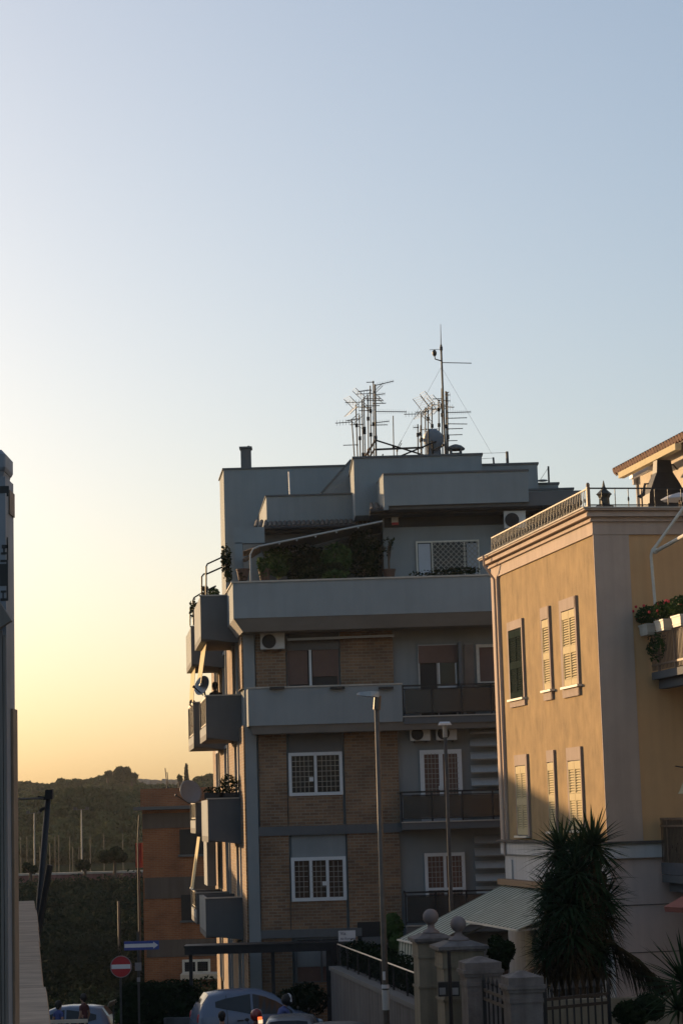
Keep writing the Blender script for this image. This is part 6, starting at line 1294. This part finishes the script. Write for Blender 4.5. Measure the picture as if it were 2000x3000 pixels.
f = MB(); f.tube([at(408, 2388, YO - .1), at(404, 2470, YO - .1), (at(404, 2470, YO - .1).x, YO - .1, go)], .03); f.build('downpipe', 'galv', OR)
f = MB(); f.tube([at(490, 2310, YO + 1), at(484, 2250, YO + 1)], .02); f.tube([at(493, 2310, YO + 1), at(490, 2262, YO + 1)], .02); f.build('roof_aerial', 'galv', OR)
f = MB(); f.pbox(397, 2470, 416, 2542, 96.5, 97.2); f2 = f.build('red_panel', 'redpanel'); tag(f2, 'red upright hoarding beside the orange brick house', 'hoarding'); f = MB(); x = at(406, 2540, 96.9).x; f.box(x - .06, x + .06, 96.8, 96.95, gz(x, 97) - .2, at(406, 2541, 97).z - .005); f.build('post', 'galv', f2)
# ================================================================== FAR LEFT: TERRACE WALL, TREES, MASTS, WOODS
YW = 128.0
a = at(40, 2562, YW); b = at(430, 2540, YW); T = thing('terrace_wall', 'long dull red terrace wall with a pale coping in front of the sports field', 'wall', ((a.x + b.x) / 2, YW, a.z - 2.5))
f = MB(); z = at(200, 2556, YW).z; f.box(a.x - 20, b.x + 1, YW, YW + .4, z - 3, z - .12); f.build('wall', mat('dull_red_wall', (0.22, 0.10, 0.095), 0.95, 0.2, .6, streak=.3), T); f = MB(); f.box(a.x - 20, b.x + 1, YW - .06, YW + .46, z - .119, z); f.build('coping', 'cope', T)
random.seed(77)
GT = 'small round trees along the terrace wall'
def rtree(lab, u, v, ru, rv, Y, n, dome=False):
    c = at(u, v, Y); rx = ru * Y / F; rz_ = rv * Y / F; g0 = c.z - rz_ - 2.2; T = thing('ornamental_tree', lab, 'tree', (c.x, Y, g0), 0, GT); f = MB()
    for i in range(12 if dome else 7):
        q = Vector((random.uniform(-.65, .65), random.uniform(-.5, .5), random.uniform(-.35, .45))); q.z -= q.x * q.x * .9 if dome else 0
        s = random.uniform(.35, .5); f.leaves(c + Vector((q.x * rx, q.y * rx, q.z * rz_)), (rx * s, rx * s, rz_ * s * 1.2), n // 7, .11, .3)
    f.build('crown', 'leafdark', T); f = MB(); f.tube([(c.x, Y, g0), (c.x + .05, Y, c.z)], [.14, .08], 8); f.tube([(c.x, Y, c.z - rz_ * .8), (c.x + rx * .5, Y, c.z)], .05); f.tube([(c.x, Y, c.z - rz_ * .8), (c.x - rx * .5, Y, c.z)], .05); f.build('trunk', 'trunk', T)
rtree('small round tree on the terrace wall, nearest the leaning pole', 88, 2543, 25, 18, 127, 900)
rtree('small round tree below the twin headed floodlight mast', 248, 2536, 25, 19, 127, 900)
rtree('dome shaped tree with a flat base near the orange house', 335, 2503, 42, 25, 127, 2000, True)
def flood(lab, ub, ut, vt, Y):
    t_ = at(ut, vt, Y); g0 = gz(t_.x, Y); T = thing('floodlight_mast', lab, 'floodlight', (t_.x, Y, g0), 0, 'floodlight masts of the sports field'); f = MB(); f.tube([(t_.x, Y, g0), t_], [.06, .035], 8); f.build('mast', 'grille', T)
    f = MB(); f.bar(t_ - Vector((.45, 0, 0)), t_ + Vector((.45, 0, 0)), .05); f.build('crossarm', 'galv', T)
    for s in (-1, 1): f = MB(); f.box(t_.x + s * .42 - .11, t_.x + s * .42 + .11, Y - .16, Y, t_.z - .02, t_.z + .18); f.build('lamp', 'galv', T)
flood('twin headed floodlight mast behind the leaning pole', 104, 101, 2382, 150); flood('twin headed floodlight mast standing clear in front of the woods', 241, 239, 2372, 150)
for i, (u, v) in enumerate(((62, 2452), (80, 2450), (118, 2480), (162, 2448), (173, 2447), (205, 2450), (214, 2480), (232, 2480), (265, 2445), (305, 2442), (360, 2440), (147, 2470))):
    t_ = at(u, v, 146); g0 = gz(t_.x, 146); f = MB(); f.tube([(t_.x, 146, g0), t_], .02, 6); tag(f.build('net_pole', 'galv'), 'thin pale net pole of the sports field below the woods', 'pole', 'net poles of the sports field')
# woods: two masses, then single trees on the skyline
def canopy_mass(name, crest, Y, depth, base_v, n_l, size, m, seed, jag=1.0):
    random.seed(seed); f = MB(); us = [c[0] for c in crest]          # many rounded crowns, the front rows lower down the slope
    def cv(u):
        for (a0, b0), (a1, b1) in zip(crest, crest[1:]):
            if a0 <= u <= a1: return b0 + (b1 - b0) * (u - a0) / (a1 - a0)
        return crest[-1][1] if u > us[-1] else crest[0][1]
    rows = 9
    for r in range(rows):
        u = us[0] - random.uniform(0, 30)
        while u < us[-1]:
            big = random.uniform(.6, 1.25) * jag; rr = 26 * big
            v = cv(u) + (base_v - cv(u)) * (r / rows) + (random.uniform(-8, 12) if r else random.uniform(0, 4))
            Yq = Y - depth * (r + random.uniform(-.4, .4)) / rows; k = Yq / F; c = at(u, v + rr * .75, Yq)
            f.leaves(c, (rr * 1.15 * k, rr * 1.1 * k, rr * .78 * k), int(n_l * big), size * big, .12, 0, 1.3)
            for _ in range(4):
                a_ = random.uniform(0, 6.28); s_ = random.uniform(.35, .55); q = c + Vector((math.cos(a_) * rr * .8 * k, math.sin(a_) * rr * .8 * k, random.uniform(-.1, .5) * rr * k))
                f.leaves(q, (rr * s_ * k, rr * s_ * k, rr * s_ * .8 * k), int(n_l * .3 * big), size * big, .12, 0, 1.3)
            u += rr * random.uniform(1.0, 1.5)
    o = f.build(name, m); o['kind'] = 'stuff'; return o
canopy_mass('woodland', [(-250, 2315), (-100, 2300), (20, 2298), (50, 2294), (95, 2289), (130, 2296), (160, 2294), (200, 2284), (240, 2285), (262, 2278), (300, 2272), (345, 2274), (372, 2284), (420, 2297)], 300, 60, 2420, 260, .34, 'wood', 4)
canopy_mass('woodland', [(-200, 2345), (60, 2335), (150, 2320), (190, 2312), (250, 2308), (310, 2312), (360, 2318), (430, 2325)], 215, 40, 2500, 320, .24, 'wood', 6)
canopy_mass('woodland', [(420, 2298), (520, 2300), (560, 2290), (580, 2272), (640, 2268), (720, 2275), (900, 2290)], 260, 30, 2400, 240, .30, 'wood', 8, .8)
random.seed(12)
def sky_tree(lab, u, v, ru, rv, Y, n, size, lob=6, name='pine_tree', base=2330):
    c = at(u, v, Y); rx = ru * Y / F; rz_ = rv * Y / F; g0 = at(u, base, Y).z - 3; T = thing(name, lab, 'tree', (c.x, Y, g0), 0); f = MB()
    for i in range(lob):
        q = c + Vector((random.uniform(-.7, .7) * rx, random.uniform(-.6, .6) * rx, random.uniform(-.6, .65) * rz_)); s = random.uniform(.3, .5); f.leaves(q, (rx * s, rx * s, rz_ * s), n // lob, size, .4)
    f.build('crown', 'wood', T); f = MB(); f.tube([(c.x, Y, g0), (c.x, Y, c.z + rz_ * .5)], [.35, .15], 8); f.tube([(c.x, Y, c.z - rz_ * .5), (c.x + rx * .6, Y, c.z)], .12); f.tube([(c.x, Y, c.z - rz_ * .5), (c.x - rx * .5, Y, c.z + rz_ * .2)], .12); f.build('trunk', 'trunk', T)
sky_tree('ragged tall tree standing above the woods on the skyline', 357, 2273, 27, 22, 290, 1500, .5, 9); sky_tree('thin tree sprig above the woods, left of the ragged tall tree', 316, 2268, 8, 5, 290, 160, .5, 3); sky_tree('small ragged tree on the right shoulder of the woods', 388, 2278, 12, 14, 290, 400, .5, 5)
c = at(547, 2310, 240); T = thing('cypress_tree', 'dark slender cypress on the skyline above the orange house', 'tree', (c.x, 240, c.z - 4)); f = MB(); t_ = at(546, 2248, 240)
for i in range(9): k = i / 8; p = c.lerp(t_, k); r = .32 * (1 - k * .75) ** .8 + .04; f.leaves(p, (r, r, .42), 110, .16, .5)
f.build('crown', 'scrub', T); f = MB(); f.tube([(c.x, 240, c.z - 4), (c.x, 240, c.z + .5)], .14, 8); f.build('trunk', 'trunk', T)
sky_tree('leaning sprig of a tree left of the cypress', 526, 2278, 10, 7, 240, 120, .3, 4)
# far town strip on the skyline
f = MB(); random.seed(31)
for i in range(16):
    u = 402 + i * 9; a = at(u, 2284 + random.uniform(-3, 5), 480); b = at(u + 9.5, 2330, 480); f.box(a.x, b.x, 480 + random.uniform(0, 12), 500, b.z - 12, a.z)
o = f.build('far_town', mat('far_town_plaster', (0.30, 0.24, 0.19), 0.9, .2, .05)); kind(o, 'stuff')
# scrub covered bank down to the side street
random.seed(14); f = MB()
for i in range(1000):
    y = random.uniform(80, 123); x = random.uniform(-24, -5.5) * y / 100; x = x if x < -5.6 else -5.6 - random.random(); z = gz(x, y); s = random.uniform(.5, 1.3) * (1 if y < 108 else .55)
    f.leaves((x, y, z + s * .3), (s * 1.2, s * 1.2, s * .8), 95, .11, .15)
for i in range(60):
    x = random.uniform(-13, -9.4); y = random.uniform(60, 80); s = random.uniform(.4, .9); f.leaves((x, y, gz(x, y) + s * .3), (s, s, s * .7), 60, .12, .4)
kind(f.build('scrub_bank', 'scrub'), 'stuff')
p = at(348, 2640, 100); f = MB(); f.tube([(p.x, 100, gz(p.x, 100)), (p.x, 100, p.z)], .06, 6); tag(f.build('thin_pole', 'galv'), 'thin grey pole standing in the scrub behind the no entry sign', 'pole')
q = at(346, 2975, 66); bush('small yellow green weed beside the post of the no entry sign', 'weed', 346, 2975, 61.5, 10, 26, 160, .05, 'leaf', dy=.3, lobes=3, trunk=False)
# unseen block added at the left, profile shaped to shade street and villa foot
sp_ = Vector((sd.x, sd.y, 0)).normalized(); qp_ = Vector((-sp_.x * -sp_.y / abs(sp_.y) if False else sp_.y, -sp_.x, 0))
def qt(q, t): p = qp_ * q + sp_ * t; return (p.x, p.y)
prof = [(-4, 12.0), (25, 12.0), (25.01, 5.3), (33.5, 5.2), (33.51, 4.5), (36.4, 4.75), (41.5, 5.45), (41.51, .6), (49, .6)]; g0 = -9.5
T = thing('unseen_light_block', 'unseen pale block added beyond the left edge, shaped to shade street and villa foot', 'house', (*qt(20, 79), g0))
f = MB(); f.loft([[Vector((*qt(q, t), z)) for q, z in [(-4, g0)] + prof + [(49, g0)]] for t in (73, 85)]); f.build('wall', 'pinkfl', T)
f = MB()
for (q0, z0), (q1, z1) in zip(prof, prof[1:]):
    if q1 - q0 > .1: f.quad(Vector((*qt(q0, 72.6), z0 + .01)), Vector((*qt(q1, 72.6), z1 + .01)), Vector((*qt(q1, 85.4), z1 + .01)), Vector((*qt(q0, 85.4), z0 + .01)), -.06)
f.build('roof', 'tile', T)

NB = thing('unseen_light_block', 'unseen pale block added beyond the right edge to bounce warm sunlight onto the villa', 'house', (*(VM @ Vector((6.5, -16, 0))).xy, VG), AL)  # unseen block added so its sunlit wall throws warm light on the villa front
f = MB(VM); f.box(5.2, 14, -32, -5.5, VG - 1, 8.5); f.build('wall', 'whitepl', NB); f = MB(VM); f.box(4.9, 14.3, -32.3, -5.2, 8.501, 8.75); f.build('roof', 'tile', NB)
LH = thing('unseen_light_block', 'unseen grey block added beyond the left edge to keep sky light off the street', 'house', (-10, 22, -5))  # unseen block added to cut the sky light reaching the lower street
f = MB(); f.prism([(-4.6, 16), (-9.2, 41), (-18, 41), (-13, 16)][::-1], -7, 5.5); f.build('wall', 'greydark', LH); f = MB(); f.prism([(-4.4, 15.8), (-9.0, 41.2), (-18.2, 41.2), (-13.2, 15.8)][::-1], 5.501, 5.7); f.build('roof', 'tile', LH)
# evening haze
hm = bpy.data.materials.new('evening_haze'); hm.use_nodes = True; hn = hm.node_tree; hn.nodes.clear()
pv = hn.nodes.new('ShaderNodeVolumePrincipled'); pv.inputs['Color'].default_value = (0.80, 0.80, 0.80, 1); pv.inputs['Density'].default_value = 0.00024; pv.inputs['Anisotropy'].default_value = 0.2
ho = hn.nodes.new('ShaderNodeOutputMaterial'); hn.links.new(pv.outputs[0], ho.inputs['Volume']); M['haze'] = hm
f = MB(); f.box(-430, 430, -130, 530, -11.5, 18.0); kind(f.build('haze', 'haze'), 'stuff')
sc.cycles.volume_bounces = 0
